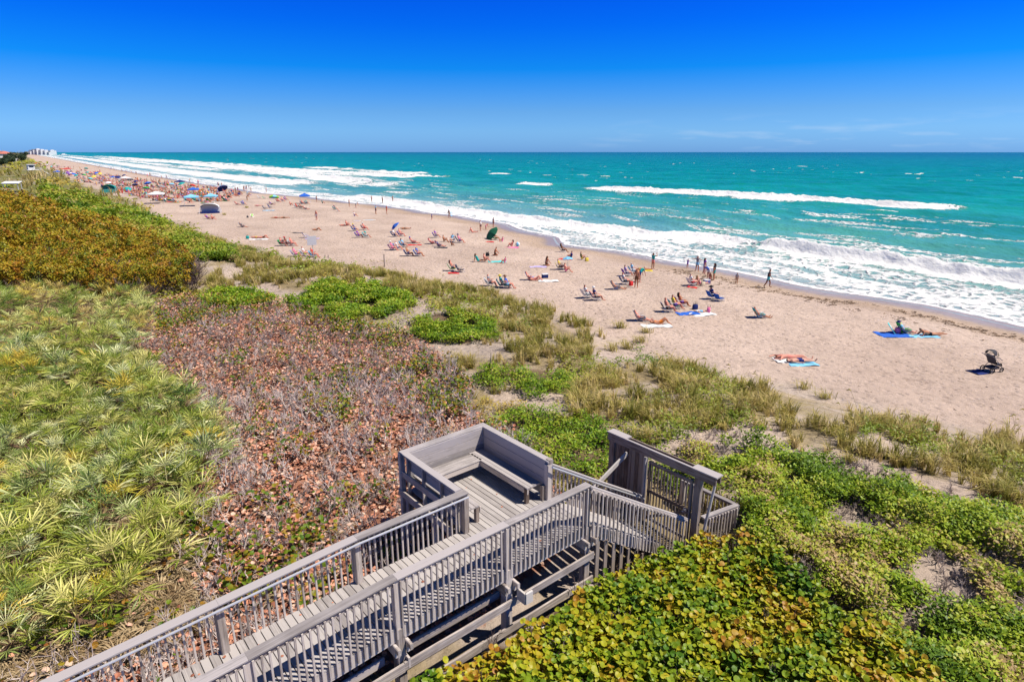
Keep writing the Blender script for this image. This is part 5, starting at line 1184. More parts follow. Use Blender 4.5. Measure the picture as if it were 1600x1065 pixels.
def board(loc, rz, c, label, L=1.05, wd=.5, stand=0., c2='white'):
    b_ = MB(); G = []
    for z in (0, .04):
        pass
    out = []
    for i in range(25):
        t = 2 * math.pi * i / 24; out.append((wd / 2 * math.copysign(abs(math.sin(t)) ** .6, math.sin(t)), L / 2 * math.copysign(abs(math.cos(t)) ** .55, math.cos(t))))
    for q, z in ((0, .0), (.95, 0), (1, .02), (.95, .045), (0, .045)): G.append([(x * q, y * q, z) for x, y in out])
    b_.grid(np.array(G)); o = b_.build('boogie_board', cloth(c), loc=loc); o.rotation_euler = (stand, 0, rz)
    b_ = MB(); b_.grid(np.array([[(x * .6, y * .62, .047 if k else .05) for x, y in out] if k else [(x * .02, y * .02, .05) for x, y in out] for k in (0, 1)])); b_.build('stripe', cloth(c2), o)
    return tag(o, label, 'board')
def ball(loc, c, c2, label, r_=.3):
    b_ = MB()
    for k in range(6):
        b_.mi = k % 2; b_.grid(np.array([[(r_ * math.sin(t) * math.cos((k + j / 3) * math.pi / 3), r_ * math.sin(t) * math.sin((k + j / 3) * math.pi / 3), r_ - r_ * math.cos(t)) for j in range(4)] for t in np.linspace(0.02, math.pi - .02, 9)]))
    o = b_.build('beach_ball', [cloth(c), cloth(c2)], loc=loc, smooth=True); return tag(o, label, 'ball')
# ================================================================== who and what is on the beach
def LOC(px, py): return hit(px, py)
def PR(px, py, pose, brg, fit, label, **k):
    ch = k.pop('chair', None); lo = LOC(px, py); rz = -R(brg)
    if ch:
        chair(lo, rz, ch[0], ch[1]); k.setdefault('seat', 0.0)
    return person(lo, rz, pose, fit, label, **k)
O = outfit
long_ = ('long', None)
# -- by the water's edge, right of centre
PR(1019, 420, 'hands_up', 55, O('tee', 'teal', 'coral'), 'person in teal shirt and coral shorts raising both hands to the face at the waterline', skin='tanned', hair='dark')
PR(1073, 419, 'arms_out', 70, O('tee', 'purple', 'purple'), 'small child in purple shirt with arms out in the foam', s_=.64, hair='brown')
PR(1088, 424, 'arms_out', 235, O('tee', 'grey', 'sky'), 'person in grey shirt and pale blue shorts with arms spread at the surf edge', skin='tanned', hair='dark')
PR(1099, 428, 'stand', 80, O('dress', 'purple'), 'person in long purple dress standing between the bathers at the surf edge', hair='dark', hat=long_)
PR(1104, 436, 'bend', 250, O('tee', 'blue', 'white'), 'person in blue top bending over beside the purple dress', hair='grey')
PR(1114, 438, 'stand', 300, O('tee', 'charcoal', 'teal'), 'person in dark top and teal shorts standing with back to the sea', skin='tanned', hair='dark', hat=long_)
PR(1108, 443, 'stand', 60, O('trunks', 'coral'), 'shirtless child in coral trunks beside the person in teal shorts', s_=.62, skin='brown', hair='brown')
PR(1149.6, 443, 'stand', 200, O('tee', 'grey', 'tan'), 'small child alone at the waterline in grey top', s_=.62, skin='tanned', hair='dark')
PR(1198, 450, 'walk', 120, O('tee', 'charcoal', 'aqua'), 'tall person in charcoal shirt and aqua shorts walking along the wet sand', skin='brown', hair='dark', s_=1.05)
PR(1081, 446, 'sit_chair', 75, O('tee', 'white', 'red'), 'person in white shirt on a chair behind the surf edge family', skin='pinkish', hair='grey', chair=('white', 'white low beach chair nearest the surf edge family'))
PR(1092, 445, 'sit_legs_out', 80, O('bikini', 'pink'), 'person in pink swimsuit sitting on sand beside the white chair', skin='fair', hair='blonde', hat=long_)
towel(LOC(1081, 449), R(60), 'red', 'red towel spread below the white low chair', .9, .6)
cooler(LOC(1103, 443), R(20), 'blue', 'blue cooler with white lid near the surf edge family')
bag(LOC(1097, 446.5), .4, 'cream', 'cream beach bag by the pink swimsuit near the surf')
# -- centre right
PR(917, 465, 'sit_chair', 70, O('tee', 'white', 'white'), 'person wrapped in white on the left one of a navy chair pair', skin='pinkish', hair='brown', chair=('white', 'white beach chair beside the navy chair in a pair'))
PR(931, 469, 'sit_chair', 80, O('tee', 'navy', 'tan'), 'person in white hat seated in the navy chair of a pair', skin='fair', hair='grey', hat=('cap', 'white'), chair=('navy', 'navy beach chair with its back to the dune grass'))
PR(963, 452, 'recline', 85, O('trunks', 'blue'), 'shirtless person in blue trunks lounging left of the red bag', skin='tanned', hair='dark', chair=('charcoal', 'charcoal lounge chair left of the red bag'))
PR(976, 444, 'sit_chair', 80, O('tee', 'white', 'charcoal'), 'person in white shirt seated behind the red bag', skin='pinkish', hair='ginger', chair=('navy', 'navy chair behind the red bag'))
bag(LOC(985, 446), .7, 'red', 'big red beach bag in front of the white shirt', 1.0)
PR(993, 449, 'stand', 200, O('trunks', 'brown'), 'sunburnt shirtless person standing beside the red bag', skin='tanned', hair='brown')
PR(999, 441, 'bend', 60, O('tee', 'teal', 'navy'), 'person in teal top bending beside the sunburnt standing person', skin='fair', hair='brown')
PR(979, 431, 'sit_chair', 75, O('tee', 'lilac', 'grey'), 'person in lilac top seated behind the standing pair', hair='brown', chair=('purple', 'purple chair behind the standing pair'))
PR(989, 427, 'sit_chair', 80, O('tee', 'sky', 'white'), 'person in pale blue top at the back of the standing group', hair='white', chair=('sky', 'pale blue chair at the back of the standing group'))
PR(1004, 422, 'lie_flat', 95, O('bikini', 'lime'), 'person in lime bikini lying behind the standing group', skin='tanned', hair='blonde')
towel(LOC(1005, 423), R(-95), 'yellow', 'yellow towel under the lime bikini', 1.8, .8)
PR(1043, 487, 'sit_chair', 85, O('trunks', 'brown'), 'shirtless person in brown trunks in the front chair of the trio', skin='pinkish', hair='ginger', chair=('charcoal', 'charcoal chair at the front of the trio'))
PR(1054, 482, 'sit_chair', 85, O('tee', 'yellow', 'purple'), 'person in yellow shirt in the middle chair of the trio', skin='pinkish', hair='brown', chair=('teal', 'teal chair in the middle of the trio'))
PR(1064, 478, 'sit_chair', 85, O('bikini', 'purple'), 'person in purple bikini in the rear chair of the trio', skin='tanned', hair='dark', hat=long_, chair=('red', 'red chair at the rear of the trio'))
bag(LOC(1085, 483), .3, 'navy', 'navy backpack standing on blue towel beside the trio', 1.0)
towel(LOC(1074, 490), R(-80), 'blue', 'blue towel in front of the trio of chairs', 1.7, .9)
towel(LOC(1097, 491), R(-70), 'white', 'white towel next to the blue towel of the trio', 1.9, 1.0)
PR(1094, 488, 'lie_flat', 95, O('tee', 'white', 'sky'), 'child in white lying on the white towel by the trio', s_=.7, hair='blonde')
bag(LOC(1106, 488), 1.2, 'pink', 'pink bag on the white towel by the trio')
PR(1113, 467, 'sit_chair', 70, O('tee', 'navy', 'navy'), 'person in dark wide hat in a blue chair near the trio', hair='dark', hat=('sunhat', 'black'), chair=('blue', 'blue beach chair under the wide dark hat'))
chair(LOC(1124, 470), R(-60), 'blue', 'empty blue beach chair beside the wide dark hat', s_=.9)
PR(1187, 496, 'recline', 88, O('trunks', 'sky'), 'lone shirtless person in sky trunks lounging on open sand', skin='tanned', hair='ginger', chair=('teal', 'teal lounge chair alone on open sand'))
PR(1001, 501, 'recline', 90, O('trunks', 'navy'), 'shirtless person in navy trunks lounging beside a bronzed sunbather', skin='pinkish', hair='dark', chair=('charcoal', 'charcoal lounge chair beside the bronzed sunbather'))
towel(LOC(1025, 509), R(-82), 'white', 'white towel under the bronzed sunbather', 2.1, .9)
PR(1031, 506, 'lie_knees', 88, O('bikini', 'orange'), 'bronzed sunbather in orange bikini lying with knees up on white towel', skin='tanned', hair='ginger')
# -- front right
towel(LOC(1231, 563), R(-85), 'white', 'white towel under the prone person with ginger hair', 1.6, .8)
towel(LOC(1252, 568), R(-85), 'sky', 'bright blue towel nearest the dune grass tufts', 1.7, .9)
PR(1230, 560, 'prone', 85, O('trunks', 'coral'), 'ginger haired person lying face down nearest the dune', skin='pinkish', hair='ginger')
PR(1247, 566, 'lie_flat', 85, O('trunks', 'navy'), 'pale person in navy trunks lying on bright blue towel', skin='fair', hair='brown')
towel(LOC(1394, 523), R(-88), 'blue', 'deep blue mat with boogie boards and a pink bag on it', 2.0, 1.3)
towel(LOC(1440, 525), R(-88), 'sky', 'sky blue towel under the face down sunbather at right', 1.9, .85)
PR(1413, 520, 'recline', 95, O('tee', 'sky', 'charcoal'), 'person in dark cap and pale blue shirt sitting beside boogie boards', skin='pinkish', hair='navy', hat=('cap', 'navy'), chair=('green', 'green low chair beside the boogie boards'))
PR(1450, 524, 'prone_up', 92, O('bikini', 'black'), 'person in black bikini lying face down right of the boogie boards', skin='tanned', hair='dark')
bag(LOC(1401, 520), .2, 'pink', 'pink bag on the deep blue mat', 1.0)
board(tuple(np.array(LOC(1391, 520)) + (0, 0, .28)), R(60), 'aqua', 'aqua boogie board leaning over the deep blue mat', 1.0, .5, R(52))
board(tuple(np.array(LOC(1405, 519)) + (0, 0, .35)), R(40), 'lime', 'lime boogie board leaning behind the dark cap', 1.05, .5, R(60), 'yellow')
# stroller
def stroller(loc, rz):
    o = empty('stroller', loc, rz, 'black baby stroller with hooped hood standing empty on the sand', 'stroller')
    blk = cloth('charcoal'); rub = simple('rubber', (.015, .015, .015), .8); gm_ = simple('grey_tube', (.2, .2, .22), .4, .5, .6)
    for nm, x, y, r_ in (('wheel', -.28, -.3, .15), ('wheel', .28, -.3, .15), ('wheel', -.2, .48, .12), ('wheel', .2, .48, .12)):
        b_ = MB(); b_.tube([(x + .0, y + r_ * math.cos(a), r_ + r_ * math.sin(a)) for a in np.linspace(0, 2 * math.pi, 17)], .028, 6, False); t_ = b_.build(nm, rub, o)
        b_ = MB()
        for a in np.linspace(0, math.pi, 4)[:-1]: b_.tube([(x, y - r_ * .95 * math.cos(a), r_ - r_ * .95 * math.sin(a)), (x, y + r_ * .95 * math.cos(a), r_ + r_ * .95 * math.sin(a))], .01, 4)
        b_.build('spokes', gm_, t_)
    b_ = MB()
    for x in (-.26, .26):
        b_.tube([(x, .48, .13), (x, .1, .55), (x, -.45, 1.0), (x, -.62, 1.05)], .016, 6); b_.tube([(x, -.3, .15), (x, .08, .55)], .016, 6)
    b_.tube([(-.26, -.62, 1.05), (.26, -.62, 1.05)], .022, 6); b_.tube([(-.28, -.3, .15), (.28, -.3, .15)], .013, 6); b_.tube([(-.26, .42, .2), (.26, .42, .2)], .013, 6); b_.tube([(-.26, .28, .7), (0, .42, .74), (.26, .28, .7)], .018, 6); b_.build('frame', gm_, o)
    b_ = MB(); prof = [(.42, .34), (.30, .50), (.02, .48), (-.10, .60), (-.34, 1.02)]
    b_.grid(np.array([[(x, y, z + .03 * (abs(x) / .24) ** 2) for x in np.linspace(-.24, .24, 5)] for y, z in prof])); b_.grid(np.array([[(x, y - .02, z - .03) for x in np.linspace(.24, -.24, 5)] for y, z in prof])); b_.build('seat', blk, o, smooth=True)
    b_ = MB(); G = []
    for k in range(6):
        a = R(15 + k * 25); G.append([(.27 * math.cos(t), -.30 + .44 * math.cos(a) * (.35 + .65 * math.sin(t)), .92 + .40 * math.sin(a) * (.25 + .75 * math.sin(t))) for t in np.linspace(0, math.pi, 9)])
    b_.grid(np.array(G[2:5])); b_.build('hood', blk, o, smooth=True)
    b_ = MB()
    b_.tube(G[0], .018, 5); b_.tube(G[1], .012, 5); b_.tube(G[4], .012, 5); b_.build('hoop', simple('olive_tube', (.13, .12, .07), .5), o)
    b_ = MB(); b_.box((0, .02, .26), (.2, 0, 0), (0, .26, 0), (0, 0, .07), .03); b_.build('basket', blk, o)
stroller(LOC(1547, 580), -R(75))
towel(LOC(1527, 581), R(-70), 'navy', 'flat navy patch on sand in front of the stroller', .9, .7)  # thin rumpled navy patch on the sand
# -- centre
PR(883, 425, 'sit_ground', 90, O('bikini', 'pink'), 'person in pink swimsuit sitting under the pale blue umbrella', skin='pinkish', hair='brown')
parasol(LOC(886, 421), .5, 'sky', 'small pale blue umbrella beside the yellow chair', .15, .55, 1.35)
PR(875, 421, 'sit_chair', 95, O('tee', 'yellow', 'tan'), 'person in yellow top in the yellow chair left of the pale blue umbrella', hair='brown', chair=('yellow', 'yellow chair left of the pale blue umbrella'))
PR(853, 415, 'kneel', 60, O('bikini', 'brown'), 'person in brown bikini kneeling beside a lilac towel', skin='tanned', hair='brown', hat=long_)
towel(LOC(840, 417), R(-85), 'lilac', 'lilac towel beside the kneeling person', 1.8, .8)
PR(879, 394, 'sit_chair', 85, O('onepiece', 'brown'), 'person in brown swimsuit sitting upright above the red towel near the waterline', skin='brown', hair='dark', hat=long_, chair=('charcoal', 'charcoal chair above the red towel near the waterline'))
PR(891, 405, 'sit_ground', 300, O('tee', 'navy', 'navy'), 'person in navy sitting at the right end of a red towel near the waterline', hair='black')
towel(LOC(883, 405), R(-85), 'red', 'red towel near the waterline left of the navy clothes', 1.5, .8)
PR(908, 406, 'sit_ground', 85, O('tee', 'olive', 'yellow'), 'person in olive top sitting beside a yellow bag near the waterline', hair='brown')
bag(LOC(916, 408), .5, 'yellow', 'yellow bag on sand near the waterline')
PR(829, 437, 'recline', 92, O('trunks', 'navy'), 'person in navy trunks lounging left of the blue cooler', skin='pinkish', hair='brown', chair=('lilac', 'lilac striped lounge chair left of the blue cooler'))
PR(836, 438, 'lie_knees', 92, O('bikini', 'coral'), 'person in coral bikini lying beside the lilac lounge chair', skin='pinkish', hair='brown')
cooler(LOC(850.6, 434), .3, 'navy', 'dark blue cooler standing above a white towel')
towel(LOC(856, 439), R(-85), 'white', 'white towel below the dark blue cooler', 1.9, .9)
PR(766, 447, 'sit_chair', 100, O('tee', 'grey', 'charcoal'), 'person in grey shirt seated left of the teal chairs at the grass edge', skin='pinkish', hair='grey', chair=('white', 'white draped chair left of the teal chairs'))
towel(LOC(771, 448), R(-60), 'cream', 'cream towel between the white draped chair and the teal chairs', 1.1, .8)
PR(785, 449, 'sit_chair', 95, O('tee', 'teal', 'tan'), 'person in yellow straw hat in the left teal chair', skin='pinkish', hat=('sunhat', 'yellow'), chair=('teal', 'left one of two teal chairs at the grass edge'))
PR(793, 450, 'sit_chair', 95, O('tee', 'blue', 'sky'), 'person with brown hat in the right teal chair at the grass edge', skin='pinkish', hat=('sunhat', 'brown'), chair=('darkgreen', 'right one of two teal chairs at the grass edge'))
PR(707, 423, 'sit_chair', 85, O('trunks', 'charcoal'), 'person with long dark hair in the bright green chair', skin='pinkish', hair='dark', hat=long_, chair=('lime', 'bright green chair beside an empty black chair'))
chair(LOC(720, 425), -R(100), 'black', 'empty black chair beside the bright green chair')
towel(LOC(708, 427), R(-80), 'red', 'small red towel in front of the bright green chair', 1.1, .7)
PR(746, 409, 'sit_legs_out', 85, O('onepiece', 'teal'), 'person in teal swimsuit at the left end of the aqua towel', skin='tanned', hair='dark', hat=long_)
PR(757, 409, 'sit_ground', 95, O('trunks', 'tan'), 'shirtless person sitting against the aqua towel', skin='pinkish', hair='dark')
towel(LOC(776, 409), R(-85), 'aqua', 'aqua towel with people sitting at both ends', 2.0, 1.0)
PR(788, 411, 'sit_ground', 260, O('onepiece', 'pink'), 'child in pink sitting at the right end of the aqua towel', s_=.75, skin='pinkish', hair='brown')
bag(LOC(761, 400), .3, 'black', 'black bag behind the aqua towel group', 1.0)
PR(773, 399, 'kneel', 90, O('trunks', 'brown'), 'tanned person kneeling behind the aqua towel', skin='tanned', hair='brown')
parasol(LOC(768, 374), R(115), 'darkgreen', 'dark green beach umbrella tilted towards the sea', .9, 1.15, 1.35)
PR(774, 375, 'sit_chair', 100, O('tee', 'brown', 'tan'), 'person sitting right under the dark green umbrella', skin='tanned', hair='brown', chair=('green', 'green chair under the dark green umbrella'))
towel(LOC(764, 378), R(-80), 'red', 'red towel in front of the dark green umbrella', 1.2, .8)
PR(784, 378, 'sit_ground', 250, O('onepiece', 'pink'), 'child in pink sitting right of the dark green umbrella', s_=.8, skin='pinkish', hair='blonde')
PR(799, 386, 'sit_ground', 270, O('bikini', 'coral'), 'person with dark hair sitting on the pink towel', skin='pinkish', hair='dark', hat=long_)
towel(LOC(799, 387), R(-80), 'pink', 'pink towel between umbrella and open sand', 1.8, 1.0)
ball(LOC(808, 385), 'sky', 'white', 'pale blue and white ball beside the pink towel', .3)
PR(737, 364, 'sit_legs_out', 100, O('bikini', 'coral'), 'person in coral bikini sitting alone by the wet sand', skin='pinkish', hair='brown')
PR(750, 361, 'stand', 120, O('tee', 'white', 'black'), 'person in white top and black shorts standing behind the dark green umbrella', hair='dark', hat=long_)
PR(759, 359, 'bend', 60, O('trunks', 'pink'), 'child in pink bending over on the wet sand', s_=.75, skin='pinkish')
PR(770, 355, 'stand', 60, O('tee', 'grey', 'charcoal'), 'person in grey standing on wet sand beyond the dark green umbrella', hair='dark')
PR(674, 344, 'stand', 60, O('tee', 'blue', 'navy'), 'child in blue standing alone on the wet sand', s_=.72, hair='brown')
PR(701, 341, 'walk', 240, O('tee', 'charcoal', 'tan'), 'person carrying a boogie board out of the water', skin='tanned', hair='dark')
board(tuple(np.array(LOC(703.5, 341)) + (.1, 0, .85)), R(60), 'sky', 'sky blue boogie board carried under an arm', .9, .45, R(80))
PR(586.6, 335, 'stand', 60, O('tee', 'sky', 'navy'), 'person in sky blue shirt and navy shorts standing on the damp sand', skin='tanned', hair='grey', s_=1.05)
PR(603.6, 335, 'stand', 80, O('dress', 'red'), 'person in red dress standing on the damp sand', skin='tanned', hair='dark', hat=long_)
# -- cluster left of the green umbrella
PR(681, 371, 'sit_chair', 95, O('tee', 'purple', 'grey'), 'person in purple shirt at the back of the dark mat cluster', hair='brown', chair=('purple', 'purple chair at the back of the dark mat cluster'))
PR(675, 381, 'recline', 95, O('trunks', 'red'), 'person in red trunks lounging left of the dark mat', skin='pinkish', hair='dark', chair=('red', 'red lounge chair left of the dark mat'))
PR(693, 378, 'sit_ground', 95, O('trunks', 'tan'), 'sunburnt person sitting in the middle of the dark mat cluster', skin='tanned', hair='brown')
PR(686, 385, 'recline', 100, O('onepiece', 'navy'), 'person in navy swimsuit lounging on the dark mat', skin='pinkish', hair='brown', chair=('navy', 'navy lounge chair on the dark mat'))
towel(LOC(688, 387), R(-85), 'charcoal', 'dark mat under the navy lounge chair', 1.7, .9)
PR(705.6, 378, 'sit_chair', 200, O('tee', 'sky', 'white'), 'person in pale top facing back to the dunes by the dark mat', hair='dark', chair=('grey', 'grey chair facing back to the dunes'))
PR(705, 384, 'sit_ground', 60, O('trunks', 'brown'), 'small child in brown trunks sitting beside the grey chair', s_=.6, skin='brown', hair='dark')
PR(718, 379, 'sit_chair', 95, O('tee', 'pink', 'purple'), 'person in pink top at the right end of the dark mat cluster', skin='pinkish', hat=('sunhat', 'navy'), chair=('navy', 'navy chair at the right end of the dark mat cluster'))
PR(646, 380, 'recline', 92, O('trunks', 'coral'), 'person in blue cap lounging above a red blanket', skin='pinkish', hat=('cap', 'blue'), chair=('red', 'red lounge chair with the blue cap in it'))
towel(LOC(647, 383), R(-85), 'red', 'red blanket under the lounge chair of the blue cap', 1.8, .9)
PR(616, 370, 'sit_chair', 92, O('tee', 'white', 'navy'), 'person in white shirt left of the tilted blue umbrella', hair='grey', chair=('navy', 'navy chair left of the tilted blue umbrella'))
PR(626, 369, 'sit_chair', 95, O('onepiece', 'coral'), 'person in coral swimsuit in front of the tilted blue umbrella', skin='pinkish', hair='brown', chair=('purple', 'purple chair in front of the tilted blue umbrella'))
parasol(LOC(618, 362), R(100), 'blue', 'tilted blue umbrella at the rear of the chair group', .8, .8, 1.2)
PR(632, 358, 'lie_flat', 92, O('bikini', 'brown'), 'person lying on sand behind the tilted blue umbrella', skin='tanned', hair='brown')
PR(613, 391, 'sit_chair', 92, O('tee', 'pink', 'pink'), 'person in pink shirt under the white sun hat', skin='pinkish', hat=('sunhat', 'white'), chair=('pink', 'pink chair with white sun hat at left of its row'))
PR(621, 390, 'sit_chair', 92, O('tee', 'white', 'white'), 'person in all white in the middle of the pink chair row', skin='pinkish', hair='grey', chair=('blue', 'blue chair in the middle of the pink chair row'))
PR(630, 386, 'sit_chair', 100, O('tee', 'sky', 'navy'), 'person with dark hair behind the all white person', hair='dark', hat=long_, chair=('sky', 'sky blue chair right of the pink chair row'))
PR(638, 400, 'sit_chair', 95, O('trunks', 'navy'), 'sunburnt person in navy trunks left of the blue robe', skin='tanned', hair='brown', chair=('navy', 'navy chair left of the blue robe'))
PR(653, 400, 'sit_chair', 92, O('tee', 'blue', 'coral'), 'person in blue robe in the nearest chair pair', skin='tanned', hair='white', chair=('blue', 'blue chair nearest the dune in its pair'))
# -- further left
PR(494, 316, 'stand', 60, O('tee', 'charcoal', 'navy'), 'person in charcoal near the damp sand right of the bright blue canopy', hair='dark')
PR(503, 318, 'sit_ground', 60, O('tee', 'teal', 'charcoal'), 'person in teal crouching right of the bright blue canopy', hair='grey')
PR(494, 344, 'stand', 200, O('trunks', 'white'), 'shirtless person in white trunks standing on open sand', skin='pinkish', hair='brown')
popup(LOC(476, 318), .3, 'blue', 'bright blue pop up canopy near the damp sand', 2.4, 1.9)
PR(479, 319, 'sit_chair', 90, O('tee', 'teal', 'navy'), 'person in teal in the shade of the bright blue canopy', hair='dark', chair=('teal', 'teal chair in the shade of the bright blue canopy'))
PR(472, 319, 'sit_chair', 100, O('trunks', 'coral'), 'person in coral trunks under the bright blue canopy', skin='pinkish', hair='brown', chair=('grey', 'grey chair under the bright blue canopy'))
parasol(LOC(428, 318), .2, 'sky', 'rainbow sectored umbrella of pale blue and lime', .25, 1.2, 2.0, 'lime')
PR(424, 320, 'recline', 90, O('tee', 'purple', 'charcoal'), 'person in purple lounging under the rainbow umbrella', hair='dark', chair=('charcoal', 'charcoal lounge chair under the rainbow umbrella'))
PR(434, 316, 'sit_chair', 90, O('tee', 'red', 'red'), 'person in red seated right of the rainbow umbrella', skin='pinkish', chair=('red', 'red chair right of the rainbow umbrella'))
PR(441, 315, 'sit_chair', 90, O('tee', 'coral', 'purple'), 'person in coral shirt seated two places right of the rainbow umbrella', skin='pinkish', chair=('coral', 'coral chair two places right of the rainbow umbrella'))
PR(446, 313, 'sit_chair', 90, O('tee', 'purple', 'pink'), 'person in purple shirt furthest right of the rainbow umbrella', chair=('purple', 'purple chair furthest right of the rainbow umbrella'))
for px, py, lb, c in ((381, 297, 'left', 'navy'), (385, 297, 'middle', 'charcoal'), (388.5, 297, 'right', 'navy')):
    PR(px, py, 'stand', 60, O('tee', c, 'charcoal'), f'{lb} one of three people in dark clothes standing at the waterline', hair='dark')
chair(LOC(405, 310), -R(80), 'white', 'left white chair of an empty pair by the damp sand'); chair(LOC(413, 311), -R(80), 'green', 'green chair of an empty pair by the damp sand')
PR(370, 320, 'recline', 90, O('trunks', 'coral'), 'person lounging left of a blue chair on open sand', skin='pinkish', chair=('coral', 'coral lounge chair left of the blue chair'))
PR(380, 320, 'sit_chair', 90, O('tee', 'blue', 'blue'), 'person in blue in the blue chair on open sand', chair=('blue', 'blue chair right of the coral lounge chair'))
PR(386, 313, 'bend', 90, O('trunks', 'tan'), 'person bending behind the coral lounge chair', skin='tanned', hair='dark')
PR(402, 322, 'lie_flat', 92, O('bikini', 'pink'), 'person in pink bikini lying alone on sand', skin='pinkish')
chair(LOC(414, 327), -R(90), 'charcoal', 'left one of two dark chairs on a blue mat'); chair(LOC(422, 325), -R(90), 'navy', 'right one of two dark chairs on a blue mat')
towel(LOC(419, 329), R(-85), 'sky', 'pale blue mat under two dark chairs', 2.4, 1.0)
PR(463, 325, 'sit_chair', 90, O('onepiece', 'red'), 'person in red swimsuit in a row of three below the bright blue canopy', skin='tanned', chair=('white', 'white chair in the row of three'))
PR(470, 326, 'sit_chair', 90, O('trunks', 'charcoal'), 'person in charcoal trunks in a row of three', skin='tanned', hair='dark', chair=('charcoal', 'charcoal chair in the row of three'))
PR(477, 327, 'recline', 90, O('bikini', 'white'), 'person in white bikini at the end of the row of three', skin='pinkish', chair=('brown', 'brown lounge chair ending the row of three'))
PR(453, 321, 'sit_ground', 90, O('trunks', 'coral'), 'person sitting on sand below the rainbow group', skin='pinkish')
PR(523, 328, 'sit_chair', 92, O('tee', 'navy', 'teal'), 'person in navy shirt in a teal chair by the damp sand', chair=('teal', 'teal chair alone by the damp sand'))
PR(527, 331, 'sit_ground', 60, O('tee', 'white', 'white'), 'child in white sitting in front of the teal chair', s_=.7)
PR(545, 323, 'stand', 70, O('trunks', 'charcoal'), 'shirtless person in charcoal trunks standing near the damp sand', skin='tanned', hair='dark')
PR(556, 325, 'bend', 60, O('tee', 'white', 'grey'), 'person in white shirt bending at the damp sand', hair='grey')
for px, py, lb, sk in ((580, 316, 'leftmost of three bathers standing in the shallow foam', 'tanned'), (597, 318, 'middle one of three bathers standing in the shallow foam', 'brown'), (613, 316, 'rightmost of three bathers standing in the shallow foam', 'tanned')):
    PR(px, py, 'stand', 60, O('trunks', 'charcoal'), lb, skin=sk, hair='dark')
PR(435 + 118, 338, 'sit_ground', 90, O('tee', 'white', 'purple'), 'person in white and purple sitting above the surfboard', hair='dark')
board(LOC(576, 344), R(-75), 'white', 'long white surfboard lying flat on the sand', 2.4, .55, 0, 'sky')
board(LOC(557, 345), R(-80), 'white', 'short white board left of the long surfboard', 1.3, .5, 0, 'lilac')
PR(431, 341, 'prone', 88, O('bikini', 'red'), 'left one of two people sunbathing face down on open sand', skin='tanned')
PR(443, 341, 'prone', 88, O('trunks', 'brown'), 'right one of two people sunbathing face down on open sand', skin='tanned')
chair(LOC(394, 339), R(-140), 'lime', 'small lime chair alone on open sand', s_=.7)
bag(LOC(386, 340), .2, 'charcoal', 'dark bag left of the small lime chair', .8)
PR(379, 355, 'recline', 95, O('tee', 'charcoal', 'charcoal'), 'person in charcoal lounging on the grey chair nearest the dune', hair='dark', chair=('grey', 'grey lounge chair alone nearest the dune'))
bag(LOC(386, 373), .3, 'teal', 'teal bag at the end of the two sunbathers', 1.0)
PR(400, 372, 'lie_flat', 92, O('bikini', 'yellow'), 'person in yellow bikini lying right of the teal bag', skin='pinkish', hair='blonde')
PR(411, 372, 'lie_knees', 92, O('trunks', 'brown'), 'person in brown trunks lying at the far end of the white sheet', skin='pinkish')
towel(LOC(403, 374), R(-85), 'white', 'white sheet right of the teal bag', 2.6, .9)
PR(331, 343, 'sit_ground', 90, O('trunks', 'red'), 'person in red trunks sitting below the white shelter', skin='pinkish')
PR(325, 342, 'recline', 90, O('onepiece', 'purple'), 'person in purple swimsuit left of the red trunks', skin='pinkish', chair=('red', 'red lounge chair below the white shelter'))
PR(441, 384, 'sit_chair', 95, O('trunks', 'red'), 'person in red trunks at left of the pink group', skin='pinkish', chair=('green', 'green chair at left of the pink group'))
PR(448, 384, 'sit_chair', 95, O('onepiece', 'brown'), 'person in brown swimsuit in the middle of the pink group', skin='pinkish', hat=('sunhat', 'red'), chair=('coral', 'coral chair in the middle of the pink group'))
PR(456, 384, 'sit_chair', 95, O('tee', 'coral', 'coral'), 'person in coral at right of the pink group', skin='pinkish', chair=('white', 'white chair at right of the pink group'))
PR(462, 401, 'sit_chair', 80, O('tee', 'pink', 'pink'), 'person in bright pink shirt left of the sign board', skin='pinkish', hair='dark', chair=('lilac', 'lilac chair with the bright pink shirt in it'))
PR(476, 400, 'sit_chair', 85, O('tee', 'white', 'coral'), 'person in white shirt in the middle below the sign board', skin='pinkish', hair='dark', chair=('white', 'white chair in the middle below the sign board'))
PR(490, 402, 'sit_chair', 90, O('tee', 'red', 'red'), 'person in red shirt at the foot of the sign board', skin='pinkish', hair='ginger', chair=('sky', 'pale blue chair at the foot of the sign board'))
towel(LOC(464, 364), R(-95), 'charcoal', 'flat dark mat left of the sign board', 1.6, .7)
chair(LOC(478, 371), -R(60), 'lilac', 'lilac striped empty chair just left of the sign board'); towel(LOC(487, 373), R(-85), 'lilac', 'lilac towel behind the sign board', 1.9, .9)
PR(494, 360, 'lie_knees', 92, O('trunks', 'tan'), 'sunbather lying behind the sign board', skin='tanned')
PR(536, 353, 'lie_flat', 90, O('bikini', 'coral'), 'person lying left of the yellow umbrella hat', skin='pinkish', hair='dark')
PR(541, 353, 'sit_ground', 90, O('bikini', 'red'), 'person sitting up beside the one lying left of the yellow hat', skin='pinkish', hair='dark')
PR(554, 361, 'sit_chair', 90, O('tee', 'navy', 'blue'), 'person under the wide yellow hat', hat=('sunhat', 'yellow'), chair=('blue', 'blue chair under the wide yellow hat'))
PR(569, 359, 'sit_chair', 92, O('tee', 'coral', 'red'), 'person in coral shirt with white hat right of the yellow hat', skin='pinkish', hat=('sunhat', 'white'), chair=('red', 'red chair right of the yellow hat'))
PR(560, 371, 'sit_chair', 92, O('onepiece', 'purple'), 'person in purple swimsuit in front of the yellow hat', skin='pinkish', chair=('purple', 'purple chair in front of the yellow hat'))
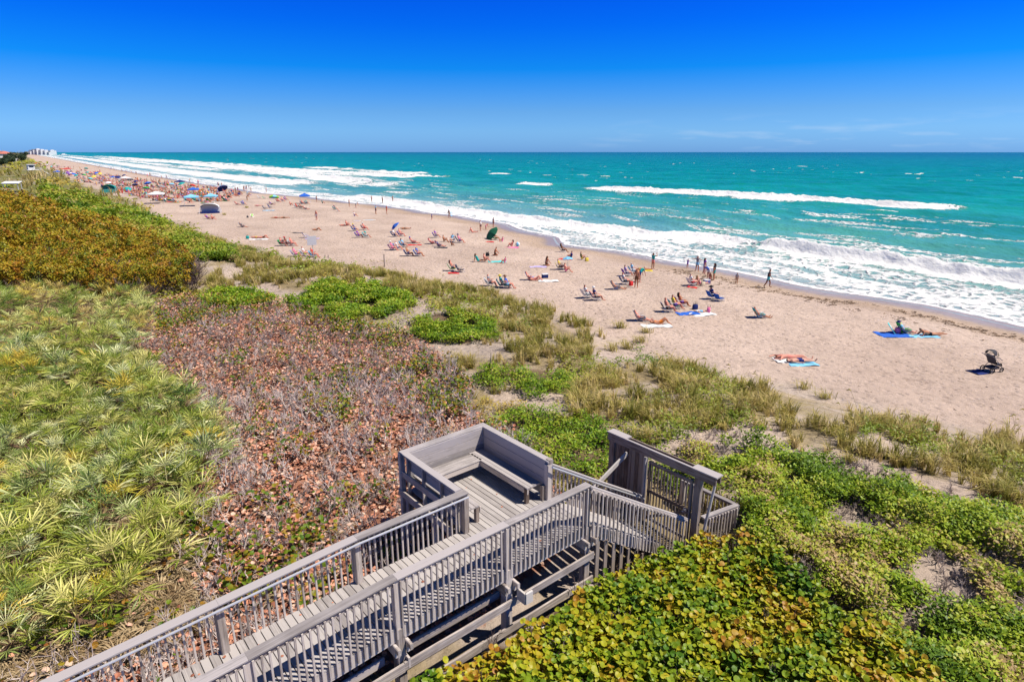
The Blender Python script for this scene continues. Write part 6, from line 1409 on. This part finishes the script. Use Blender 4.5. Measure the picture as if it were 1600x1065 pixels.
PR(572, 371, 'sit_chair', 92, O('tee', 'teal', 'white'), 'person in teal shirt in front of the white hat', chair=('aqua', 'aqua chair in front of the white hat'))
# -- shelters and umbrellas of the far crowd
cabana(LOC(328, 333), R(200), 'white', 'navy', 'white arched beach shelter with dark blue floor', 3.4, 1.9)
PR(326, 332, 'sit_ground', 100, O('tee', 'sky', 'navy'), 'person sitting inside the white arched shelter', hair='dark')
popup(LOC(330, 318), .2, 'sky', 'pale blue pop up canopy behind the white arched shelter', 2.6, 1.8)
popup(LOC(300, 322), .5, 'sky', 'pale blue canopy with a crowd of chairs under it', 3.0, 2.1)
popup(LOC(245, 318), .35, 'white', 'white square canopy tent with thin legs nearest the dune', 3.3, 2.3)
popup(LOC(302, 304), .3, 'blue', 'blue pointed canopy in the middle of the crowd', 2.8, 1.5)
parasol(LOC(347, 301), R(60), 'navy', 'dark navy umbrella tilted by the waterline', .6, 1.7, 2.0)
cabana(LOC(170, 301), R(200), 'teal', 'teal', 'teal arched beach shelter at the left end of the crowd', 3.6, 2.3)
for px, py, c, lb in ((231, 294, 'blue', 'blue umbrella in the crowd left of the pointed canopy'), (284, 295, 'teal', 'teal umbrella in the far crowd'), (184, 283, 'navy', 'navy umbrella behind the teal arched shelter'), (111, 276, 'purple', 'purple and white umbrella far up the beach'), (134, 267, 'teal', 'teal umbrella furthest up the beach'), (203, 287, 'grey', 'grey umbrella between crowd and surf')):
    parasol(LOC(px, py), random.random() * 6, c, lb, .3, 1.2, 2.1, 'white' if c == 'purple' else None)
popup(LOC(281, 292), .3, 'navy', 'dark navy canopy between the crowd and the surf', 3.0, 1.9); popup(LOC(196, 286), .3, 'white', 'white canopy amid the dense crowd', 3.2, 2.0); popup(LOC(104, 269), .3, 'red', 'red canopy far up the beach', 4.0, 2.0); popup(LOC(90, 275), .2, 'blue', 'blue canopy near the lifeguard tower', 3.4, 2.0)
# folded red umbrella standing at the left end of the crowd
fo = empty('folded_umbrella', LOC(191, 306), 0, 'folded red umbrella standing upright beside the teal shelter', 'umbrella')
b_ = MB(); b_.tube([(0, 0, 0), (0, 0, 2.3)], .03, 6); b_.build('pole', simple('white_pole', (.7, .7, .7), .4), fo); b_ = MB(); b_.tube([(0, 0, .7), (0, 0, 1.0), (0, 0, 1.9), (0, 0, 2.3)], [.10, .17, .12, .03], 8); b_.build('canopy', cloth('red'), fo)
# -- the crowd: people a few pixels tall
CR = [[(75, 262), (120, 264), (230, 284), (340, 296), (395, 305), (330, 318), (260, 318), (190, 303), (120, 282), (80, 274)], [(70, 258), (110, 262), (140, 268), (110, 276), (80, 270)]]
crowd_desc = {'stand': 'tiny distant beachgoer standing in the dense far crowd', 'sit_chair': 'tiny distant beachgoer sitting in a chair in the dense far crowd', 'sit_ground': 'tiny distant beachgoer sitting on sand in the dense far crowd', 'lie_flat': 'tiny distant beachgoer lying down in the dense far crowd', 'walk': 'tiny distant walker along the waterline far up the beach'}
cl_ = list(CLOTH)
near_people = sum(1 for o in COL.objects if o.name.split('.')[0] == 'person')
print('people', near_people)
cnt = 0; rgc = random.Random(5)
while cnt < 296 - near_people:
    wl_ = cnt % 6 == 0
    if wl_:
        px = rgc.uniform(90, 420); py = np.interp(px, [60, 100, 200, 300, 400, 500], [242, 252, 271, 287, 301, 311]) - rgc.uniform(-1, 1.5); ps = rgc.choice(('stand', 'walk', 'walk'))
    else:
        px = rgc.triangular(75, 395, 190); py = rgc.uniform(258, 320); ps = rgc.choice(('stand', 'sit_chair', 'sit_chair', 'sit_ground', 'lie_flat', 'stand'))
        if not any(inpoly(np.array([px]), np.array([py]), p)[0] for p in CR): continue
    lo = LOC(px, py); q = st(lo[0], lo[1])
    if q[1] - float(edge_t(q[0])) < 1.5: continue
    kd = 'walk' if wl_ else ps
    rz = -R(rgc.choice((60, 80, 95, 240, 110)))
    person(lo, rz, ps, O(rgc.choice(('trunks', 'bikini', 'tee', 'tee', 'dress')), rgc.choice(cl_), rgc.choice(cl_)), crowd_desc[kd], skin=rgc.choice(('fair', 'pinkish', 'pinkish', 'tanned', 'brown')), hair=rgc.choice(('brown', 'dark', 'blonde', 'grey')), group='walkers at the far waterline' if wl_ else 'far crowd ' + ps.replace('_', ' '))
    if ps == 'sit_chair': chair(lo, rz, rgc.choice(('blue', 'navy', 'teal', 'red', 'white', 'sky', 'green')), 'small beach chair occupied in the dense far crowd', 'chairs in the far crowd')
    if ps == 'lie_flat' or rgc.random() < .15: towel((lo[0], lo[1], lo[2]), rz, rgc.choice(cl_), 'towel lying on sand in the dense far crowd', 1.9, 1.0)['group'] = 'towels in the far crowd'
    cnt += 1
# -- the rest of the far crowd, past what one can count
gm = {}; gl = []
def gid(m):
    if m.name not in gm: gm[m.name] = len(gl); gl.append(m)
    return gm[m.name]
V4 = []; Q4 = []; Q3 = []; M4 = []; M3 = []; nb_ = 0; lowd = {}
for k, P in LOWP.items():
    me = P['mesh']; v = np.zeros(len(me.vertices) * 3, np.float32); me.vertices.foreach_get('co', v)
    q4 = [(tuple(p.vertices), p.material_index) for p in me.polygons if len(p.vertices) == 4]; q3 = [(tuple(p.vertices), p.material_index) for p in me.polygons if len(p.vertices) == 3]
    lowd[k] = (v.reshape(-1, 3), np.array([a for a, b in q4]), np.array([b for a, b in q4]), np.array([a for a, b in q3]), np.array([b for a, b in q3]))
def put_low(x, y, z, rz, ps, ms):
    global nb_
    v, a4, b4, a3, b3 = lowd[ps]; c, s_ = math.cos(rz), math.sin(rz)
    V4.append(np.stack([v[:, 0] * c - v[:, 1] * s_ + x, v[:, 0] * s_ + v[:, 1] * c + y, v[:, 2] + z], -1)); mp_ = np.array([gid(m) for m in ms])
    Q4.append(a4 + nb_); M4.append(mp_[b4]); 
    if len(a3): Q3.append(a3 + nb_); M3.append(mp_[b3])
    nb_ += len(v)
cnt = 0; cc = [c for c in CLOTH if c not in ('lime', 'olive', 'darkgreen')]
while cnt < 560:
    px = 70 + 300 * rgc.random() ** 1.5; py = rgc.uniform(255, 316)
    if not any(inpoly(np.array([px]), np.array([py]), p)[0] for p in CR): continue
    lo = LOC(px, py); q = st(lo[0], lo[1])
    if q[1] - float(edge_t(q[0])) < 1.5: continue
    for j in range(rgc.choice((1, 2, 3))):
        x, y = lo[0] + rgc.uniform(-1.6, 1.6), lo[1] + rgc.uniform(-1.6, 1.6); z = float(terrain(x, y)); ps = rgc.choice(('stand', 'sit_chair', 'sit_chair', 'sit_ground', 'lie_flat'))
        f_ = outfit(rgc.choice(('trunks', 'bikini', 'tee', 'tee')), rgc.choice(cc), rgc.choice(cc)); sk = skinm(rgc.choice(('fair', 'pinkish', 'pinkish', 'tanned')))
        put_low(x, y, z, -R(rgc.choice((60, 80, 95, 240, 110))), ps, [sk] + [sk if c is None else cloth(c) for c in f_] + [hairm(rgc.choice(('brown', 'dark', 'blonde')))]); cnt += 1
        if ps != 'stand':      # a low chair back or towel beside each
            G = np.array([[(-.3, -.75, .72), (.3, -.75, .72)], [(-.3, -.4, .25), (.3, -.4, .25)], [(-.3, .3, .22), (.3, .3, .22)]]) if ps == 'sit_chair' else np.array([[(-.5, -1, .04), (.5, -1, .04)], [(-.5, 1, .04), (.5, 1, .04)]])
            n_ = G.shape[0]; G = G.reshape(-1, 3) + (x, y, z); V4.append(G); Q4.append(np.array([(i * 2, i * 2 + 1, i * 2 + 3, i * 2 + 2) for i in range(n_ - 1)]) + nb_); M4.append(np.full(n_ - 1, gid(cloth(rgc.choice(cc))))); nb_ += len(G)
o = mk('distant_crowd', np.concatenate(V4), [np.concatenate(Q4)] + ([np.concatenate(Q3)] if Q3 else []), gl, None, None, None, False, np.concatenate(M4 + M3))
tag(o, 'dense mass of tiny beachgoers merging into one crowd far up the beach', 'crowd', None, 'stuff')
UC = ('blue', 'navy', 'teal', 'white', 'red', 'sky', 'green', 'purple', 'yellow', 'aqua', 'grey')
for i in range(26):
    while True:
        px = 72 + 250 * rgc.random() ** 1.3; py = rgc.uniform(257, 306)
        if any(inpoly(np.array([px]), np.array([py]), p)[0] for p in CR): break
    c = UC[i % len(UC)]; parasol(LOC(px, py), rgc.uniform(0, 6), c, 'small ' + c + ' umbrella among the tiny figures of the dense far crowd', rgc.uniform(.1, .5), .95, 1.9)['group'] = c + ' umbrellas in the far crowd'
# ------------------------------------------------------------------ posts, sign, bird
sgx = LOC(491, 410); sg = empty('sign', sgx, R(30), 'white square notice board on a thin leaning post at the dune edge', 'sign')
b_ = MB(); b_.beam((0, 0, -.3), (-.1, 0, 2.6), .07, .07, up=(0, 1, 0)); b_.build('post', WOOD, sg)
b_ = MB(); b_.box((-.12, -.06, 2.35), (.48, 0, 0), (0, .012, 0), (0, 0, .48)); b_.build('panel', simple('sign_white', (.62, .6, .62), .6), sg)
def lone_post(px, py, h, label, r_=.05):
    x, y, z = LOC(px, py); b_ = MB(); b_.tube([(0, 0, -.3), (.01, 0, h * .6), (.02, 0, h)], [r_, r_, r_ * .9], 7); o = b_.build('marker_post', BROWNW, loc=(x, y, z)); tag(o, label, 'post')
lone_post(600, 417, 1.35, 'dark wooden marker post standing in the grass edge left of centre', .06)
lone_post(507, 403, .35, 'left one of two short dark stakes in the sand', .05); lone_post(512, 403, .35, 'right one of two short dark stakes in the sand', .05)
lone_post(766, 585, 1.1, 'thin pale pole standing among the dune plants', .02)
bx, by, bz = (lambda q: (q[0], q[1], 2.2))(at(930, 283, 2.2))
b_ = MB(); b_.tube([(-.28, 0, 0), (-.12, 0, .0), (.1, 0, .02), (.24, 0, .05), (.33, 0, .03)], [.01, .07, .085, .05, .012], 7); gull = b_.build('gull', simple('gull_white', (.75, .75, .75), .8), loc=(bx, by, bz), smooth=True); gull.rotation_euler = (0, .1, .5); gull.scale = (1.5,) * 3
tag(gull, 'white gull flying low over the outer breaker', 'bird')
for s_ in (-1, 1):
    b_ = MB(); G = [[(.10 - .02 * i, s_ * i * .17, .03 + .10 * i - .02 * i * i), (-.08 - .06 * i, s_ * i * .17, .02 + .10 * i - .02 * i * i)] for i in range(5)]; b_.grid(np.array(G)); b_.build('wing', simple('gull_white', (.75, .75, .75), .8), gull)
# ------------------------------------------------------------------ lifeguard tower, shelter roof, far buildings
x, y, z = LOC(52, 274)
lg = empty('lifeguard_tower', (x, y, z), R(48), 'white lifeguard tower on stilts with red canopy behind the dune', 'tower'); sc_ = math.hypot(x, y) / 300
wm_ = simple('tower_white', (.74, .74, .74), .6)
def lp(mb, nm, m): return mb.build(nm, m, lg)
b_ = MB(); b_.box((-.6, 0, 3.55), (1.3, 0, 0), (0, 1.2, 0), (0, 0, 1.05)); lp(b_, 'cabin', wm_)
b_ = MB(); b_.box((-.45, 0, 4.72), (1.75, 0, 0), (0, 1.6, 0), (.0, 0, .1)); lp(b_, 'roof', wm_)
b_ = MB(); b_.box((.4, 0, 2.4), (2.9, 0, 0), (0, 1.5, 0), (0, 0, .12)); lp(b_, 'deck', wm_)
b_ = MB()
for sy_ in (-1.45, 1.45): b_.beam((.8, sy_, 3.4), (3.2, sy_, 3.4), .08, .08); b_.beam((.8, sy_, 2.9), (3.2, sy_, 2.9), .06, .06)
for sy_ in (-1.45, 0, 1.45): b_.beam((3.2, sy_, 2.5), (3.2, sy_, 3.45), .08, .08, up=(0, 1, 0))
lp(b_, 'railing', wm_)
for px_ in (-2, 2.6):
    for sy_ in (-1.2, 1.2): b_ = MB(); b_.beam((px_, sy_, -.5), (px_, sy_, 2.3), .2, .2, up=(0, 1, 0)); lp(b_, 'stilt', wm_)
b_ = MB(); b_.box((.72, -.1, 3.9), (.02, 0, 0), (0, .8, 0), (0, 0, .4)); b_.box((-.6, -1.21, 3.9), (.8, 0, 0), (0, .02, 0), (0, 0, .4)); lp(b_, 'window', simple('dark_glass', (.02, .03, .05), .15, .5))
b_ = MB(); b_.grid(np.array([[(1.0, -1.4, 5.0), (1.0, 1.4, 5.0)], [(2.2, -1.5, 5.5), (2.2, 1.5, 5.5)], [(3.4, -1.4, 4.9), (3.4, 1.4, 4.9)], [(3.4, -1.4, 4.6), (3.4, 1.4, 4.6)]])); lp(b_, 'canopy', cloth('red'))
b_ = MB(); b_.beam((3.3, .9, 2.4), (6.4, .9, 0), .1, .25); b_.beam((3.3, -.2, 2.4), (6.4, -.2, 0), .1, .25)
for i in range(9): b_.box((3.5 + i * .33, .35, 2.2 - i * .255), (.14, 0, 0), (0, .5, 0), (0, 0, .02))
lp(b_, 'ramp', wm_)
x, y, z = LOC(20, 300)
so_ = empty('shade_roof', (x, y, z), R(15), 'small white shade roof standing in the far dune scrub at left', 'shelter')
b_ = MB(); b_.box((0, 0, 2.5), (2.0, 0, 0), (0, 1.3, .25), (0, -.02, .08)); b_.build('roof', wm_, so_)
for sx_ in (-1.7, 1.7):
    for sy_ in (-1, 1): b_ = MB(); b_.beam((sx_, sy_, -.3), (sx_, sy_, 2.45 + .2 * sy_), .12, .12, up=(0, 1, 0)); b_.build('post', wm_, so_)
def building(px, dist, wd, h, dp, label, roof=None, cols=6, rows=5, wall='wall_cream', wc=(.6, .58, .55)):
    u = (px - 800) / F; k = dist; xx, yy = u * k / CP, k
    # bearing from pixel at the horizon line
    xx = (px - 800) / (F / CP) * dist; z0 = float(terrain(xx, yy)); o = empty('beach_house' if roof else 'hotel', (xx, yy, z0), R(-30), label, 'house' if roof else 'hotel')
    wm2 = simple(wall, wc, .8); b_ = MB(); b_.box((0, 0, h / 2), (wd / 2, 0, 0), (0, dp / 2, 0), (0, 0, h / 2), .1); b_.build('wall', wm2, o)
    gl = simple('window_glass', (.08, .12, .17), .2, .5)
    for r_ in range(rows):
        for c_ in range(cols):
            b_ = MB(); cw = wd / cols; rh = h / rows; b_.box((-wd / 2 + cw * (c_ + .5), -dp / 2 - .05, rh * (r_ + .5)), (cw * .3, 0, 0), (0, .12, 0), (0, 0, rh * .28)); b_.build('window', gl, o)
    b_ = MB()
    if roof:
        e = 1.2; a, c = wd / 2 + e, dp / 2 + e; b_.add([(-a, -c, h), (a, -c, h), (a, c, h), (-a, c, h), (-a * .5, 0, h + wd * .2), (a * .5, 0, h + wd * .2)], [(0, 1, 5, 4), (2, 3, 4, 5), (3, 2, 1, 0)], [(1, 2, 5), (3, 0, 4)]); b_.build('roof', simple('red_tile', (.48, .16, .12), .8), o)
    else:
        b_.box((0, 0, h + .3), (wd / 2 + .3, 0, 0), (0, dp / 2 + .3, 0), (0, 0, .3)); b_.box((wd * .15, 0, h + 2), (wd * .12, 0, 0), (0, dp * .25, 0), (0, 0, 1.6)); b_.build('roof', wm2, o)
    return o
building(3, 640, 13, 8.5, 12, 'white beach house with red tiled roof at the far left edge', True, 4, 2)
building(13, 700, 9, 6, 10, 'smaller white beach house right of the red roofed one', True, 3, 2, 'wall_white', (.72, .72, .72))
HB = [(37, 9, 12, 60), (41, 14, 20, 70), (46, 17, 26, 60), (52, 22, 40, 50), (57, 26, 48, 55), (63, 30, 44, 60), (69, 24, 40, 60), (75, 16, 30, 60), (80, 18, 44, 30), (97, 6, 12, 12)]
HL = ['low white far hotel at the left end of the skyline', 'second low far hotel from the left of the skyline', 'stepped far hotel left of the tall pair', 'left tower of the tallest far hotels', 'tallest white far hotel on the skyline', 'broad far hotel just right of the tallest', 'grey white far hotel right of the broad one', 'lower far hotel beside the seaward tower', 'narrow seaward tower at the right end of the far skyline', 'tiny white building alone on the far point']
for (px, d_, h, wd), lb in zip(HB, HL): building(px, 3000, wd * .85, h * .52, 25, lb, None, 4, 4, 'hotel_white', (.66, .66, .68))
# trees round the far houses
ft_m = leafmat('far_tree_leaf', [(0, (.03, .06, .03)), (1, (.09, .13, .06))], .6, .15)
bark = simple('bark', (.12, .09, .07), .9)
FTL = ['dark tree behind the red roofed house', 'dark bushy tree right of the beach houses', 'wide dark tree right of the beach houses nearer the dune', 'small dark tree in front of the beach houses', 'pale dark tree furthest along the dune behind the tower', 'low dark tree between houses and lifeguard tower', 'rounded dark tree at the left edge below the houses', 'thin dark tree second from the tower']
for (px, d_, h), lb in zip(((6, 600, 7), (19, 620, 10), (23, 520, 9), (10, 480, 6), (34, 900, 10), (29, 700, 9), (1, 430, 6), (38, 1200, 9)), FTL):
    xx = (px - 800) / (F / CP) * d_; z0 = float(terrain(xx, d_)); o = empty('tree', (xx, d_, z0), 0, lb, 'tree')
    b_ = MB(); b_.tube([(0, 0, -.3), (.2, 0, h * .3), (.1, .1, h * .6)], [.35, .28, .15], 7)
    for k in range(4): a = k * 1.7; b_.tube([(.15, 0, h * .35), (math.cos(a) * h * .2, math.sin(a) * h * .2, h * .6)], [.16, .06], 5)
    b_.build('trunk', bark, o)
    n = 900; v = []; f = []; rg = np.random.default_rng(int(px) + 3); cl2 = [(rg.normal(0, h * .28), rg.normal(0, h * .28), h * rg.uniform(.4, .9), h * rg.uniform(.16, .26)) for _ in range(9)]
    P = []
    for i in range(n):
        c = cl2[i % 9]; q = rg.normal(0, 1, 3); q = q / np.linalg.norm(q) * c[3] * rg.uniform(.6, 1.05); P.append((c[0] + q[0], c[1] + q[1], c[2] + q[2] * .8))
    P = np.array(P); cr_ = scatter('crown', [sprig(3, .4, .75, 80, .3), sprig(3, .4, .75, 81, .3)], P, rg.uniform(0, 6.28, n), rg.uniform(0, 1.5, n), rg.uniform(.6, 1.1, n), rg.uniform(0, 1, n), ft_m, None, None, None); cr_.parent = o
